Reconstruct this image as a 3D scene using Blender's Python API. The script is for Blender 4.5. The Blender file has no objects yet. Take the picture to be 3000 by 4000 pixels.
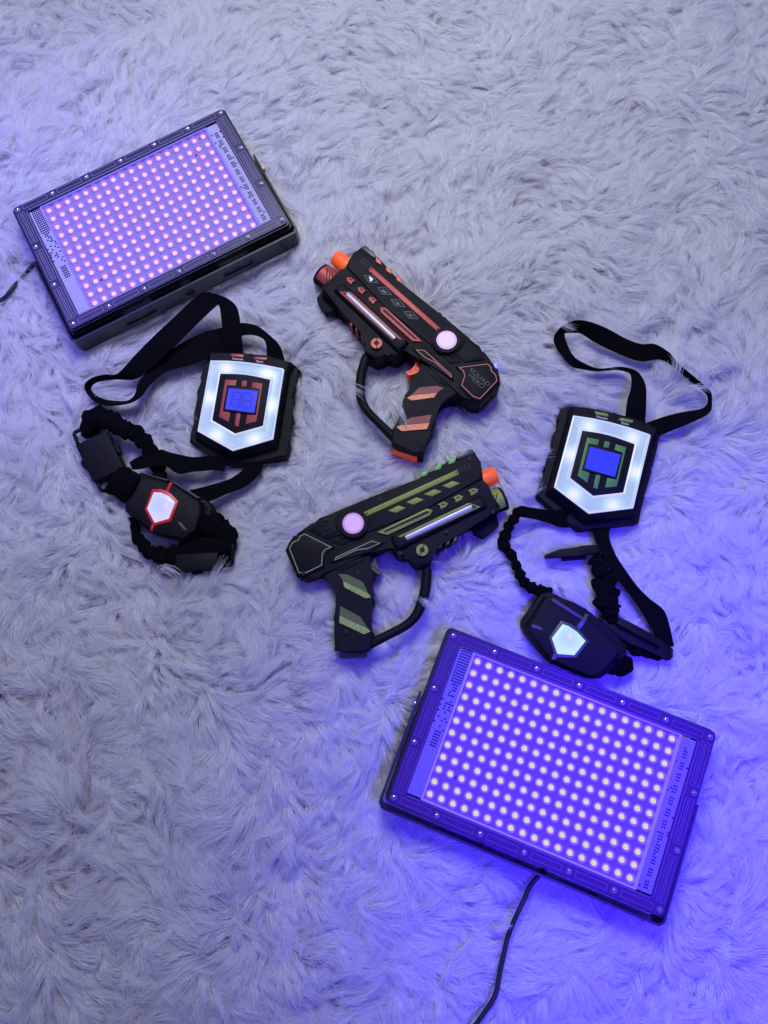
import bpy, bmesh, math, random
import numpy as np
from mathutils import Vector, Matrix
random.seed(7); rng = np.random.default_rng(11)
R = math.radians
scn = bpy.context.scene
COL = scn.collection

# ------------------------------------------------------------------ camera
FPX, TILT, ROLL = 2773.0, 0.208332, -0.132517
LAMPZ = 0.055
CAMZ = 0.714207 + LAMPZ
_f = Vector((0, math.sin(TILT), -math.cos(TILT))); _r = Vector((1, 0, 0)); _u = _r.cross(_f)
CR = math.cos(ROLL)*_r + math.sin(ROLL)*_u
CU = -math.sin(ROLL)*_r + math.cos(ROLL)*_u
CF = _f
CAMLOC = Vector((0, 0, CAMZ))
cam_d = bpy.data.cameras.new('camera'); cam = bpy.data.objects.new('camera', cam_d); COL.objects.link(cam)
cam.matrix_world = Matrix(((CR.x, CU.x, -CF.x, 0), (CR.y, CU.y, -CF.y, 0), (CR.z, CU.z, -CF.z, CAMZ), (0, 0, 0, 1)))
cam_d.sensor_fit = 'VERTICAL'; cam_d.sensor_height = 36; cam_d.lens = FPX/4000*36
cam_d.clip_start = 0.02; cam_d.clip_end = 50
scn.camera = cam
scn.render.resolution_x, scn.render.resolution_y = 768, 1024


def P(p, z):
    """point of the scene at height z that the photograph shows at pixel p (3000 x 4000)"""
    d = CF + CR*((p[0]-1500)/FPX) - CU*((p[1]-2000)/FPX)
    return CAMLOC + d*((z-CAMZ)/d.z)


def crop(x0, y0, s):
    return lambda p: (x0+p[0]*s, y0+p[1]*s)


# ------------------------------------------------------------------ materials
def mat(name, col, rough=0.5, metal=0.0, emis=None, estr=0.0, spec=0.5, bump=0.0, bscale=900, coat=0.0, speck=0.0, trans=0.0, alpha=1.0):
    m = bpy.data.materials.new(name); m.use_nodes = True
    nt = m.node_tree; b = nt.nodes['Principled BSDF']
    b.inputs['Base Color'].default_value = (*col, 1); b.inputs['Roughness'].default_value = rough
    b.inputs['Metallic'].default_value = metal; b.inputs['Specular IOR Level'].default_value = spec
    b.inputs['Coat Weight'].default_value = coat; b.inputs['Coat Roughness'].default_value = 0.12
    b.inputs['Transmission Weight'].default_value = trans; b.inputs['Alpha'].default_value = alpha
    if emis:
        b.inputs['Emission Color'].default_value = (*emis, 1); b.inputs['Emission Strength'].default_value = estr
    if bump or speck:
        tc = nt.nodes.new('ShaderNodeTexCoord'); n = nt.nodes.new('ShaderNodeTexNoise')
        n.inputs['Scale'].default_value = bscale; n.inputs['Detail'].default_value = 3
        nt.links.new(tc.outputs['Object'], n.inputs['Vector'])
        if bump:
            bp = nt.nodes.new('ShaderNodeBump'); bp.inputs['Strength'].default_value = bump; bp.inputs['Distance'].default_value = 0.0006
            nt.links.new(n.outputs['Fac'], bp.inputs['Height']); nt.links.new(bp.outputs['Normal'], b.inputs['Normal'])
        # wear: broad change of roughness, and a fine fleck in the colour where asked for
        n2 = nt.nodes.new('ShaderNodeTexNoise'); n2.inputs['Scale'].default_value = 60; n2.inputs['Detail'].default_value = 5
        nt.links.new(tc.outputs['Object'], n2.inputs['Vector'])
        mr = nt.nodes.new('ShaderNodeMapRange'); mr.inputs['To Min'].default_value = max(0, rough-0.1); mr.inputs['To Max'].default_value = min(1, rough+0.12)
        nt.links.new(n2.outputs['Fac'], mr.inputs['Value']); nt.links.new(mr.outputs['Result'], b.inputs['Roughness'])
        if speck:
            ramp = nt.nodes.new('ShaderNodeValToRGB'); e = ramp.color_ramp.elements
            e[0].position = 0.35; e[0].color = (*[c*(1-speck) for c in col], 1)
            e[1].position = 0.68; e[1].color = (*[min(1, c*(1+1.6*speck)+0.04*speck) for c in col], 1)
            nt.links.new(n.outputs['Fac'], ramp.inputs['Fac']); nt.links.new(ramp.outputs['Color'], b.inputs['Base Color'])
    return m


M = {}
M['black'] = mat('black_plastic', (0.0060, 0.0060, 0.0075), 0.55, spec=0.13, bump=0.25, bscale=2500)
M['gloss'] = mat('gloss_black_plastic', (0.006, 0.006, 0.008), 0.5, spec=0.2, bump=0.05)
M['grey'] = mat('grey_lit_facet_and_lip', (0.045, 0.048, 0.05), 0.4, bump=0.2, bscale=2000)  # lighter grey paints the sensors' lit chamfers; also used on a buckle lip
M['hole'] = mat('screw_hole', (0.003, 0.003, 0.004), 0.7, bump=0.1)
M['cloth'] = mat('black_webbing', (0.0032, 0.0032, 0.0045), 0.95, spec=0.05, bump=0.8, bscale=1800)
M['elastic'] = mat('black_elastic', (0.0028, 0.0028, 0.004), 0.95, spec=0.05, bump=0.9, bscale=900)
M['orange'] = mat('orange_glow_plastic', (1.0, 0.15, 0.012), 0.35, bump=0.05, coat=0.15, emis=(1.0, 0.11, 0.008), estr=0.16)  # added glow lifts the orange under the blue light
M['orange_dark'] = mat('orange_trim_plastic', (0.62, 0.10, 0.025), 0.4, bump=0.1)
M['red'] = mat('red_metallic_paint', (0.36, 0.050, 0.036), 0.45, metal=0.25, bump=0.3, bscale=2200, speck=0.35)
M['redgrip'] = mat('maroon_paint', (0.17, 0.022, 0.026), 0.5, metal=0.1, bump=0.2, bscale=2600, speck=0.15)
M['copper'] = mat('copper_fleck_paint', (0.66, 0.22, 0.09), 0.5, metal=0.2, bump=0.6, bscale=1300, speck=0.5)
M['redline'] = mat('salmon_line_paint', (0.50, 0.15, 0.11), 0.5, bump=0.1)
M['redbtn'] = mat('red_rubber', (0.45, 0.045, 0.04), 0.4, bump=0.1)
M['crestred'] = mat('crest_red_paint', (0.32, 0.030, 0.026), 0.55, bump=0.2, speck=0.15)
M['green'] = mat('olive_metallic_paint', (0.19, 0.255, 0.038), 0.5, metal=0.1, spec=0.3, bump=0.3, bscale=2200, speck=0.35)
M['greengrip'] = mat('dark_olive_paint', (0.09, 0.118, 0.036), 0.55, metal=0.0, spec=0.3, bump=0.2, bscale=2600, speck=0.15)
M['greenlite'] = mat('olive_fleck_paint', (0.25, 0.34, 0.075), 0.5, metal=0.1, spec=0.3, bump=0.5, bscale=1300, speck=0.4)
M['greenline'] = mat('pale_olive_line_paint', (0.25, 0.32, 0.15), 0.5, bump=0.1)
M['greenfin'] = mat('bright_green_plastic', (0.12, 0.42, 0.05), 0.4, bump=0.1)
M['greenbtn'] = mat('olive_rubber', (0.20, 0.28, 0.04), 0.4, bump=0.1)
M['crestgreen'] = mat('crest_green_paint', (0.06, 0.22, 0.028), 0.55, bump=0.2, speck=0.15)
M['white'] = mat('white_print', (0.75, 0.75, 0.75), 0.6)
M['tube'] = mat('frosted_tube', (0.42, 0.42, 0.43), 0.16, coat=0.6, bump=0.02)
M['sight'] = mat('smoked_sight_plastic', (0.035, 0.045, 0.038), 0.38, bump=0.3, bscale=150)
M['steel'] = mat('steel', (0.55, 0.55, 0.56), 0.25, metal=1.0, bump=0.2)
M['brass'] = mat('brass', (0.75, 0.42, 0.2), 0.3, metal=1.0, bump=0.2)
M['dial'] = mat('lit_lilac_diffuser', (0.05, 0.045, 0.05), 0.3, emis=(0.62, 0.40, 0.96), estr=0.90)
M['dialrim'] = mat('lit_lilac_diffuser_rim', (0.05, 0.045, 0.05), 0.3, emis=(0.54, 0.28, 0.88), estr=0.80)
M['screen'] = mat('lit_blue_display', (0.02, 0.02, 0.05), 0.15, emis=(0.024, 0.040, 0.92), estr=0.95)
M['digit'] = mat('display_segment', (0.02, 0.02, 0.05), 0.15, emis=(0.012, 0.020, 0.45), estr=0.95)
M['icon'] = mat('lit_icon', (0.3, 0.3, 0.4), 0.4, emis=(0.55, 0.55, 1.0), estr=0.9)
M['icondim'] = mat('unlit_icon', (0.10, 0.10, 0.12), 0.5)
M['rearled'] = mat('blue_indicator', (0.05, 0.05, 0.3), 0.3, emis=(0.04, 0.07, 1.0), estr=7.0)
M['ink'] = mat('board_print', (0.05, 0.02, 0.12), 0.6)


def attr_emit(name, strength, rough=0.3):
    """diffuser lit from behind by small LEDs: its light is stored per point of the lit sheet"""
    m = bpy.data.materials.new(name); m.use_nodes = True; nt = m.node_tree; b = nt.nodes['Principled BSDF']
    a = nt.nodes.new('ShaderNodeAttribute'); a.attribute_name = 'led_light'
    b.inputs['Base Color'].default_value = (0.07, 0.07, 0.075, 1); b.inputs['Roughness'].default_value = rough
    nt.links.new(a.outputs['Color'], b.inputs['Emission Color']); b.inputs['Emission Strength'].default_value = strength
    return m


M['diffuser'] = attr_emit('lit_white_diffuser', 1.22)


# ------------------------------------------------------------------ object helpers
def tag(o, label=None, cat=None, group=None, kind=None):
    if label: o['label'] = label
    if cat: o['category'] = cat
    if group: o['group'] = group
    if kind: o['kind'] = kind
    return o


def thing(name, loc, label, cat, group=None):
    o = bpy.data.objects.new(name, None); COL.objects.link(o); o.location = loc
    o.empty_display_size = 0.02
    return tag(o, label, cat, group)


def root_of(o):
    v = Vector((0, 0, 0))
    while o is not None:
        v = v + Vector(o.location); o = o.parent
    return v


def link(name, bm, m, parent, smooth=35):
    """link a bmesh holding world coordinates as ONE mesh object under its thing or part"""
    off = root_of(parent)
    for v in bm.verts: v.co -= off
    bmesh.ops.recalc_face_normals(bm, faces=bm.faces)
    me = bpy.data.meshes.new(name); bm.to_mesh(me); bm.free()
    if smooth:
        for p in me.polygons: p.use_smooth = True
        me.set_sharp_from_angle(angle=R(smooth))
    for x in (m if isinstance(m, (list, tuple)) else [m]): me.materials.append(x)
    o = bpy.data.objects.new(name, me); COL.objects.link(o); o.parent = parent
    return o


def add_prism(bm, top, z0, z1, bevel=0.0, flare=0.0, mi=0, seg=2):
    """top: world xy(z ignored) outline; a solid between z0 and z1, its top edge rounded"""
    n = len(top)
    cx = sum(p[0] for p in top)/n; cy = sum(p[1] for p in top)/n
    tv = [bm.verts.new((p[0], p[1], z1)) for p in top]
    bv = [bm.verts.new((cx+(p[0]-cx)*(1+flare), cy+(p[1]-cy)*(1+flare), z0)) for p in top]
    ft = bm.faces.new(tv); ft.material_index = mi
    fb = bm.faces.new(bv[::-1]); fb.material_index = mi
    for i in range(n):
        j = (i+1) % n
        f = bm.faces.new((tv[i], bv[i], bv[j], tv[j])); f.material_index = mi
    if bevel > 0:
        ed = [bm.edges.get((tv[i], tv[(i+1) % n])) for i in range(n)]
        r = bmesh.ops.bevel(bm, geom=ed, offset=bevel, offset_type='OFFSET', segments=seg, profile=0.5, affect='EDGES', clamp_overlap=True)
        for f in r['faces']: f.material_index = mi


def cr(pts, per=5, closed=False):
    """Catmull-Rom through tuples of any length"""
    A = [np.array(p, float) for p in pts]; n = len(A); out = []
    rng_ = range(n if closed else n-1)
    for i in rng_:
        p0 = A[(i-1) % n] if closed or i > 0 else 2*A[0]-A[1]
        p1 = A[i]; p2 = A[(i+1) % n]
        p3 = A[(i+2) % n] if closed or i+2 < n else 2*A[-1]-A[-2]
        for k in range(per):
            t = k/per
            out.append(0.5*((2*p1)+(-p0+p2)*t+(2*p0-5*p1+4*p2-p3)*t*t+(-p0+3*p1-3*p2+p3)*t**3))
    if not closed: out.append(A[-1])
    return out


def add_tube(bm, pts, rad, n=10, closed=False, squash=1.0, mi=0, caps=True):
    """tube through 3-D points; rad is a number or one per point"""
    pts = [Vector(p) for p in pts]; m = len(pts)
    rad = rad if hasattr(rad, '__len__') else [rad]*m
    rings = []
    for i, p in enumerate(pts):
        a = pts[(i-1) % m] if closed or i > 0 else pts[0]
        b = pts[(i+1) % m] if closed or i < m-1 else pts[-1]
        t = (b-a).normalized() if (b-a).length > 1e-9 else Vector((1, 0, 0))
        side = t.cross(Vector((0, 0, 1)))
        side = side.normalized() if side.length > 1e-6 else Vector((1, 0, 0))
        up = side.cross(t).normalized()
        rings.append([bm.verts.new(p+side*(rad[i]*math.cos(2*math.pi*k/n))+up*(rad[i]*squash*math.sin(2*math.pi*k/n))) for k in range(n)])
    for i in range(m if closed else m-1):
        A, B = rings[i], rings[(i+1) % m]
        for k in range(n):
            f = bm.faces.new((A[k], A[(k+1) % n], B[(k+1) % n], B[k])); f.material_index = mi
    if caps and not closed:
        bm.faces.new(rings[0][::-1]).material_index = mi; bm.faces.new(rings[-1]).material_index = mi


def circle(c, r, n=28):
    return [Vector((c[0]+r*math.cos(2*math.pi*k/n), c[1]+r*math.sin(2*math.pi*k/n), 0)) for k in range(n)]


def add_ring(bm, outer, inner, z0, z1, mi=0):
    """flat-topped ring between two outlines with equal point counts"""
    n = len(outer)
    ot = [bm.verts.new((p[0], p[1], z1)) for p in outer]; it = [bm.verts.new((p[0], p[1], z1)) for p in inner]
    ob = [bm.verts.new((p[0], p[1], z0)) for p in outer]; ib = [bm.verts.new((p[0], p[1], z0)) for p in inner]
    for i in range(n):
        j = (i+1) % n
        for q in ((ot[i], ot[j], it[j], it[i]), (ob[j], ob[i], ib[i], ib[j]), (ot[j], ot[i], ob[i], ob[j]), (it[i], it[j], ib[j], ib[i])):
            bm.faces.new(q).material_index = mi


def resample(poly, n):
    """n points evenly along a closed outline, corners kept as near as the spacing allows"""
    pts = [Vector((p[0], p[1], 0)) for p in poly]; L = []; tot = 0
    for i in range(len(pts)):
        L.append(tot); tot += (pts[(i+1) % len(pts)]-pts[i]).length
    out = []
    for k in range(n):
        d = tot*k/n; i = max(j for j in range(len(pts)) if L[j] <= d+1e-12)
        a, b = pts[i], pts[(i+1) % len(pts)]
        seg = (b-a).length; out.append(a+(b-a)*((d-L[i])/seg if seg else 0))
    return out


def subdiv_poly(poly, k):
    out = []
    for i in range(len(poly)):
        a, b = Vector(poly[i]), Vector(poly[(i+1) % len(poly)])
        out += [a+(b-a)*(j/k) for j in range(k)]
    return out


def add_outline(bm, poly, w, z0, z1, mi=0):
    """thin raised line round an outline (inset by w)"""
    n = len(poly); pts = [Vector((p[0], p[1])) for p in poly]
    area = sum(pts[i].x*pts[(i+1) % n].y-pts[(i+1) % n].x*pts[i].y for i in range(n))
    sg = 1 if area > 0 else -1; inn = []
    for i in range(n):
        a, b, c = pts[i-1], pts[i], pts[(i+1) % n]
        d1 = (b-a).normalized(); d2 = (c-b).normalized()
        n1 = Vector((-d1.y, d1.x))*sg; n2 = Vector((-d2.y, d2.x))*sg
        m_ = n1+n2; m_ = m_/max(0.35, 1+n1.dot(n2))
        inn.append(b+m_*w)
    add_ring(bm, pts, inn, z0, z1, mi)


def add_text(bm, s, size, place, thick=0.0004, mi=0):
    """writing as mesh; place(x, y) -> world point of the text's local coordinates"""
    cu = bpy.data.curves.new('txt', 'FONT'); cu.body = s; cu.size = size; cu.align_x = 'CENTER'; cu.align_y = 'CENTER'; cu.resolution_u = 3
    ob = bpy.data.objects.new('txt', cu); COL.objects.link(ob)
    dg = bpy.context.evaluated_depsgraph_get(); dg.update()
    me = bpy.data.meshes.new_from_object(ob.evaluated_get(dg)); bpy.data.objects.remove(ob); bpy.data.curves.remove(cu)
    tb = bmesh.new(); tb.from_mesh(me); bpy.data.meshes.remove(me)
    vm = {}
    for v in tb.verts:
        w = place(v.co.x, v.co.y); vm[v] = (bm.verts.new(w), bm.verts.new(w-Vector((0, 0, thick))))
    for f in tb.faces:
        try: bm.faces.new([vm[v][0] for v in f.verts]).material_index = mi
        except ValueError: pass
    for e in tb.edges:
        if len(e.link_faces) == 1:
            a, b = e.verts
            bm.faces.new((vm[a][0], vm[b][0], vm[b][1], vm[a][1])).material_index = mi
    tb.free()


def add_ribbon(bm, A, B, thick=0.0011, mi=0):
    """woven band between two 3-D edge lines"""
    n = len(A); q = []
    for i in range(n):
        a, b = Vector(A[i]), Vector(B[i])
        t = Vector(A[min(i+1, n-1)])-Vector(A[max(i-1, 0)])
        t2 = Vector(B[min(i+1, n-1)])-Vector(B[max(i-1, 0)]); t = t+t2
        nn = (b-a).cross(t)
        nn = nn.normalized() if nn.length > 1e-12 else Vector((0, 0, 1))
        mid = (a+b)/2+nn*0.0004*math.sin(i*0.9)
        q.append([bm.verts.new(x) for x in (a+nn*thick/2, mid+nn*thick/2, b+nn*thick/2, b-nn*thick/2, mid-nn*thick/2, a-nn*thick/2)])
    for i in range(n-1):
        for k in range(6):
            bm.faces.new((q[i][k], q[i][(k+1) % 6], q[i+1][(k+1) % 6], q[i+1][k])).material_index = mi
    bm.faces.new(q[0]); bm.faces.new(q[-1][::-1])


FOOT = []      # (outline, underside, top) of everything that presses on the pile


def foot(poly, zb, zt):
    FOOT.append(([(p[0], p[1]) for p in poly], zb, zt))


def foot_path(pts, w, zb, zt):
    for i in range(len(pts)-1):
        a, b = Vector(pts[i][:2]), Vector(pts[i+1][:2])
        if (b-a).length < 1e-5: continue
        d = (b-a).normalized()*w*0.4; s = Vector((-d.y, d.x)).normalized()*w
        foot([a-d+s, b+d+s, b+d-s, a-d-s], zb, zt)


# ------------------------------------------------------------------ UV floodlights
LW, LH = 0.26, 0.16201


def bolt_mesh(m):
    pass


def build_floodlight(cx, cy, ang, look, label):
    root = thing('floodlight', (cx, cy, 0.008), label, 'floodlight', 'ultraviolet panel lights')
    rot = Matrix.Rotation(ang, 4, 'Z')

    def W(x, y, d=0.0):
        v = rot @ Vector((x, y, 0)); return Vector((cx+v.x, cy+v.y, LAMPZ-d))

    def rrect(hx, hy, r, n=5, ox=0, oy=0):
        o = []
        for sx, sy, a0 in ((1, 1, 0), (-1, 1, 90), (-1, -1, 180), (1, -1, 270)):
            for k in range(n+1):
                a = R(a0+90*k/n); o.append((ox+sx*(hx-r)+r*math.cos(a), oy+sy*(hy-r)+r*math.sin(a)))
        return [W(*p) for p in o]
    hx, hy = 0.1365, 0.0875
    # black die-cast tray: rim, inner well, fins underneath
    bm = bmesh.new()
    o_ = rrect(hx, hy, 0.005); i_ = rrect(0.120, 0.0755, 0.003)
    add_ring(bm, o_, i_, LAMPZ-0.016, LAMPZ-0.0035)
    add_ring(bm, rrect(hx+0.0012, hy+0.0012, 0.006), rrect(hx-0.006, hy-0.006, 0.004), LAMPZ-0.026, LAMPZ-0.010)
    add_prism(bm, rrect(hx-0.016, hy-0.018, 0.006), LAMPZ-0.040, LAMPZ-0.0165, 0)
    for k in range(11):
        x = -0.11+0.022*k
        add_prism(bm, [W(x-0.0015, -0.066), W(x+0.0015, -0.066), W(x+0.0015, 0.066), W(x-0.0015, 0.066)], LAMPZ-0.046, LAMPZ-0.0395, 0)
    link('housing', bm, look['housing'], root)
    foot(rrect(hx, hy, 0.005), 0.028, LAMPZ); foot(rrect(hx-0.016, hy-0.018, 0.005), 0.008, LAMPZ)
    # clear cover: a rim sheet with moulded ridges over the black tray
    bm = bmesh.new()
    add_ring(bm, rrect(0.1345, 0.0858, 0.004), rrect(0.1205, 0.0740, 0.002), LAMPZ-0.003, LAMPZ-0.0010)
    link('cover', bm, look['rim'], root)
    cov = COL.objects[-1] if False else bpy.data.objects[root.children[-1].name]
    bm = bmesh.new()
    def ridge(poly, w=0.00042, zt=-0.0006):
        add_outline(bm, poly, w, LAMPZ-0.0012, LAMPZ-zt-0.0008)
    xs = [-0.13+LW*i/6 for i in range(7)]; ys = [-0.081, -0.027, 0.027, 0.081]
    for sy in (-1, 1):
        for i in range(6):
            a, b = xs[i]+0.0065, xs[i+1]-0.0065
            y0, y1 = sy*0.0782, sy*0.0838
            ridge([W(a, y0), W(b, y0), W(b, y1), W(a, y1)])
        ridge([W(-0.119, sy*0.0745), W(0.119, sy*0.0745), W(0.119, sy*0.0753), W(-0.119, sy*0.0753)], 0.0003)
    for sx in (-1, 1):
        for i in range(3):
            a, b = ys[i]+0.006, ys[i+1]-0.006
            x0, x1 = sx*0.1245, sx*0.1325
            ridge([W(x0, a), W(x1, a), W(x1, b), W(x0, b)])
            ridge([W(sx*0.127, a+0.002), W(sx*0.1295, a+0.002), W(sx*0.1295, b-0.002), W(sx*0.127, b-0.002)], 0.0005)
        ridge([W(sx*0.1212, -0.0735), W(sx*0.1220, -0.0735), W(sx*0.1220, 0.0735), W(sx*0.1212, 0.0735)], 0.0003)
    link('ridges', bm, look['ridge'], cov)
    # circuit board
    bm = bmesh.new()
    add_prism(bm, [W(-0.1045, -0.0735), W(0.1045, -0.0735), W(0.1045, 0.0735), W(-0.1045, 0.0735)], LAMPZ-0.008, LAMPZ-0.0062)
    for hx_, hy_, rr in ((0.0945, 0.0668, 0.0011), (-0.0815, -0.0435, 0.0016), (0.0810, 0.0485, 0.0016), (0.08, -0.0688, 0.001), (-0.030, 0.030, 0.0006)):
        add_prism(bm, circle(W(hx_, hy_), rr, 12), LAMPZ-0.0064, LAMPZ-0.00605, mi=1)
    if look['print']:
        add_text(bm, 'CC-2575-3', 0.0042, lambda x, y: W(-0.0670-x, 0.0700-y, 0.0060), 0.0001, mi=1)
    link('circuit_board', bm, [look['board'], M['ink']], root, 0)
    # moulded glow edge of the clear window
    bm = bmesh.new()
    for sy in (-1, 1):
        add_prism(bm, [W(-0.1045, sy*0.0722), W(0.1045, sy*0.0722), W(0.1045, sy*0.0738), W(-0.1045, sy*0.0738)], LAMPZ-0.006, LAMPZ-0.0026)
    for sx in (-1, 1):
        add_prism(bm, [W(sx*0.1040, -0.0735), W(sx*0.1058, -0.0735), W(sx*0.1058, 0.0735), W(sx*0.1040, 0.0735)], LAMPZ-0.006, LAMPZ-0.0018)
    link('window_edge', bm, look['edge'], root)
    # end panels: beaded clear plastic over the driver parts
    for sx in (-1, 1):
        bm = bmesh.new()
        add_prism(bm, [W(sx*0.1062, -0.0725), W(sx*0.1200, -0.0725), W(sx*0.1200, 0.0725), W(sx*0.1062, 0.0725)], LAMPZ-0.006, LAMPZ-0.0024)
        nx, ny = 6, 52
        for a in range(nx):
            for b in range(ny):
                x = 0.1078+a*0.00225; y = -0.0712+b*0.00279
                u = 1-(b+0.5)/ny        # 0 at the far end (top) .. 1
                if sx < 0:
                    dark = (u < 0.24 and a < 5) or (0.24 < u < 0.33 and a in (1, 2, 3) and random.random() < .7) or (0.33 < u < 0.55 and random.random() < .22) or (0.56 < u < 0.68 and a in (1, 2, 3)) 
                else:
                    dark = a in (2, 3) and 0.05 < u < 0.98 and (int(u*ny) % 4 in (0, 1, 2)) or random.random() < 0.04
                rr = 0.00088
                c = W(sx*x, y)
                base = [bm.verts.new((c.x+rr*1.28*math.cos(q*math.pi/3), c.y+rr*1.28*math.sin(q*math.pi/3), LAMPZ-0.0024)) for q in range(6)]
                top_ = [bm.verts.new((c.x+rr*0.95*math.cos(q*math.pi/3), c.y+rr*0.95*math.sin(q*math.pi/3), LAMPZ-0.0017)) for q in range(6)]
                mi = 1 if dark else 0
                bm.faces.new(top_).material_index = mi
                for q in range(6): bm.faces.new((base[q], base[(q+1) % 6], top_[(q+1) % 6], top_[q])).material_index = mi
        link('driver_panel', bm, [look['bead'], look['beaddark']], root, 60)
    # LEDs: an emitting chip under a clear dome
    def led_bm():
        b = bmesh.new(); n = 14
        for rr, zz0, zz1, mi in ((0.00225*look['chip'], 0, 0.0006, 0),):
            add_prism(b, circle((0, 0), rr, n), zz0, zz1, 0.0002, mi=mi, seg=1)
        # reflector cup glow round the chip
        add_ring(b, circle((0, 0), 0.0036, n), circle((0, 0), 0.00235*look['chip'], n), 0, 0.00035, mi=1)
        prof = [(0.0043, 0.0), (0.0044, 0.0016), (0.0041, 0.0032), (0.0032, 0.0046), (0.0018, 0.0055)]
        rings = [[b.verts.new((r_*math.cos(2*math.pi*k/n), r_*math.sin(2*math.pi*k/n), z_)) for k in range(n)] for r_, z_ in prof]
        tip = b.verts.new((0, 0, 0.0058))
        for q in range(len(rings)-1):
            for k in range(n):
                b.faces.new((rings[q][k], rings[q][(k+1) % n], rings[q+1][(k+1) % n], rings[q+1][k])).material_index = 2
        for k in range(n): b.faces.new((rings[-1][k], rings[-1][(k+1) % n], tip)).material_index = 2
        # glowing nub that paints the chip's reflection in the dome's far wall
        add_prism(b, [Vector((look['glint'][0]+0.0006*math.cos(q), look['glint'][1]+0.0009*math.sin(q), 0)) for q in np.linspace(0, 5.5, 8)], 0.0, 0.0012, 0, mi=3)
        return b
    lm = [look['chipm'], look['cup'], look['dome'], look['glintm']]
    proto = bpy.data.meshes.new('led'); b = led_bm(); bmesh.ops.recalc_face_normals(b, faces=b.faces); b.to_mesh(proto)
    for p in proto.polygons: p.use_smooth = True
    proto.set_sharp_from_angle(angle=R(35))
    for x in lm: proto.materials.append(x)
    cells = [(-0.0990+0.198*i/17, 0.0002-0.0665+0.133*j/11) for i in range(18) for j in range(12)]
    cells.sort(key=lambda c: (W(*c)-CAMLOC).length)
    rl = Vector(root.location)
    for k, c in enumerate(cells[:100]):
        o = bpy.data.objects.new('led', proto); COL.objects.link(o); o.parent = root
        o.location = W(c[0], c[1], 0.0061)-rl; o.rotation_euler[2] = ang
    rest = bmesh.new()
    for c in cells[100:]:
        k0 = len(rest.verts); rest.from_mesh(proto); rest.verts.ensure_lookup_table()
        mt = Matrix.Translation(W(c[0], c[1], 0.0061)) @ rot
        bmesh.ops.transform(rest, matrix=mt, verts=rest.verts[k0:])
    o = link('led', rest, lm, root); tag(o, kind='stuff')
    b.free()
    # screws round the rim
    sb = bmesh.new()
    add_prism(sb, circle((0, 0), 0.0030, 14), -0.0010, 0.0004, 0.0003, mi=1, seg=1)
    add_prism(sb, circle((0, 0), 0.0022, 14), 0.0004, 0.0022, 0.0008, mi=0)
    for q in (0, 1):
        w_, l_ = (0.00035, 0.0014) if q else (0.0014, 0.00035)
        add_prism(sb, [(-w_, -l_, 0), (w_, -l_, 0), (w_, l_, 0), (-w_, l_, 0)], 0.0021+q*0.00003, 0.00226+q*0.00003, mi=2)
    sm = bpy.data.meshes.new('screw'); bmesh.ops.recalc_face_normals(sb, faces=sb.faces); sb.to_mesh(sm); sb.free()
    for x in (M['steel'], look['ridge'], M['hole']): sm.materials.append(x)
    pos = [(x, s*0.081) for x in xs for s in (-1, 1)]+[(s*0.13, y) for y in ys[1:3] for s in (-1, 1)]
    for p in pos:
        o = bpy.data.objects.new('screw', sm); COL.objects.link(o); o.parent = root
        o.location = W(p[0], p[1], 0.0)-rl; o.rotation_euler[2] = random.random()*3
    # U bracket of flat steel bar with slots, swung level with the tray
    by, bt = -0.0955, 0.0022
    z0, z1 = LAMPZ-0.034, LAMPZ-0.009
    zc = (z0+z1)/2
    bm = bmesh.new()
    def wall(p0, p1, holes=()):
        """flat bar standing on edge from p0 to p1 (local xy) with slotted holes (centre s, half length, half height)"""
        p0, p1 = Vector(p0), Vector(p1); d = (p1-p0); L = d.length; d.normalize(); nrm = Vector((-d.y, d.x))
        def q(s, z, side):
            p = p0+d*s+nrm*(bt/2*side); w = W(p.x, p.y); return Vector((w.x, w.y, z))
        for side in (-1, 1):
            if not holes:
                bm.faces.new([bm.verts.new(q(s, z, side)) for s, z in ((0, z0), (L, z0), (L, z1), (0, z1))])
            else:
                cuts = [0]+[x for h in holes for x in (h[0]-h[1]-0.004, h[0]+h[1]+0.004)]+[L]
                for i in range(0, len(cuts)-1):
                    a, b_ = cuts[i], cuts[i+1]
                    if i % 2 == 0:
                        bm.faces.new([bm.verts.new(q(s, z, side)) for s, z in ((a, z0), (b_, z0), (b_, z1), (a, z1))])
                    else:
                        h = holes[i//2]; n = 24; outer = []; inner = []
                        for k in range(n):
                            th = 2*math.pi*k/n; cx_, sx_ = math.cos(th), math.sin(th)
                            inner.append((h[0]+(h[1]-h[2])*(1 if cx_ >= 0 else -1)+h[2]*cx_, zc+h[2]*sx_))
                            f_ = 1/max(abs(cx_)/1.0, abs(sx_)/1.0)
                            outer.append((h[0]+(h[1]+0.004)*max(-1, min(1, cx_*f_)), zc+(z1-zc)*max(-1, min(1, sx_*f_))))
                        vo = [bm.verts.new(q(*p, side)) for p in outer]; vi = [bm.verts.new(q(*p, side)) for p in inner]
                        for k in range(n): bm.faces.new((vo[k], vo[(k+1) % n], vi[(k+1) % n], vi[k]))
        for z in (z0, z1): bm.faces.new([bm.verts.new(q(*p)) for p in ((0, z, -1), (L, z, -1), (L, z, 1), (0, z, 1))])
        for s in (0, L): bm.faces.new([bm.verts.new(q(s, a, b_)) for a, b_ in ((z0, -1), (z1, -1), (z1, 1), (z0, 1))])
    ax = 0.1405
    wall((-ax+0.004, by), (ax-0.004, by), [(0.075, 0.019, 0.0046), (0.1365, 0.0055, 0.0048), (0.198, 0.019, 0.0046)])
    for s in (-1, 1):
        wall((s*(ax-0.004), by), (s*ax, by+0.004)); wall((s*ax, by+0.004), (s*ax, 0.018))
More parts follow.
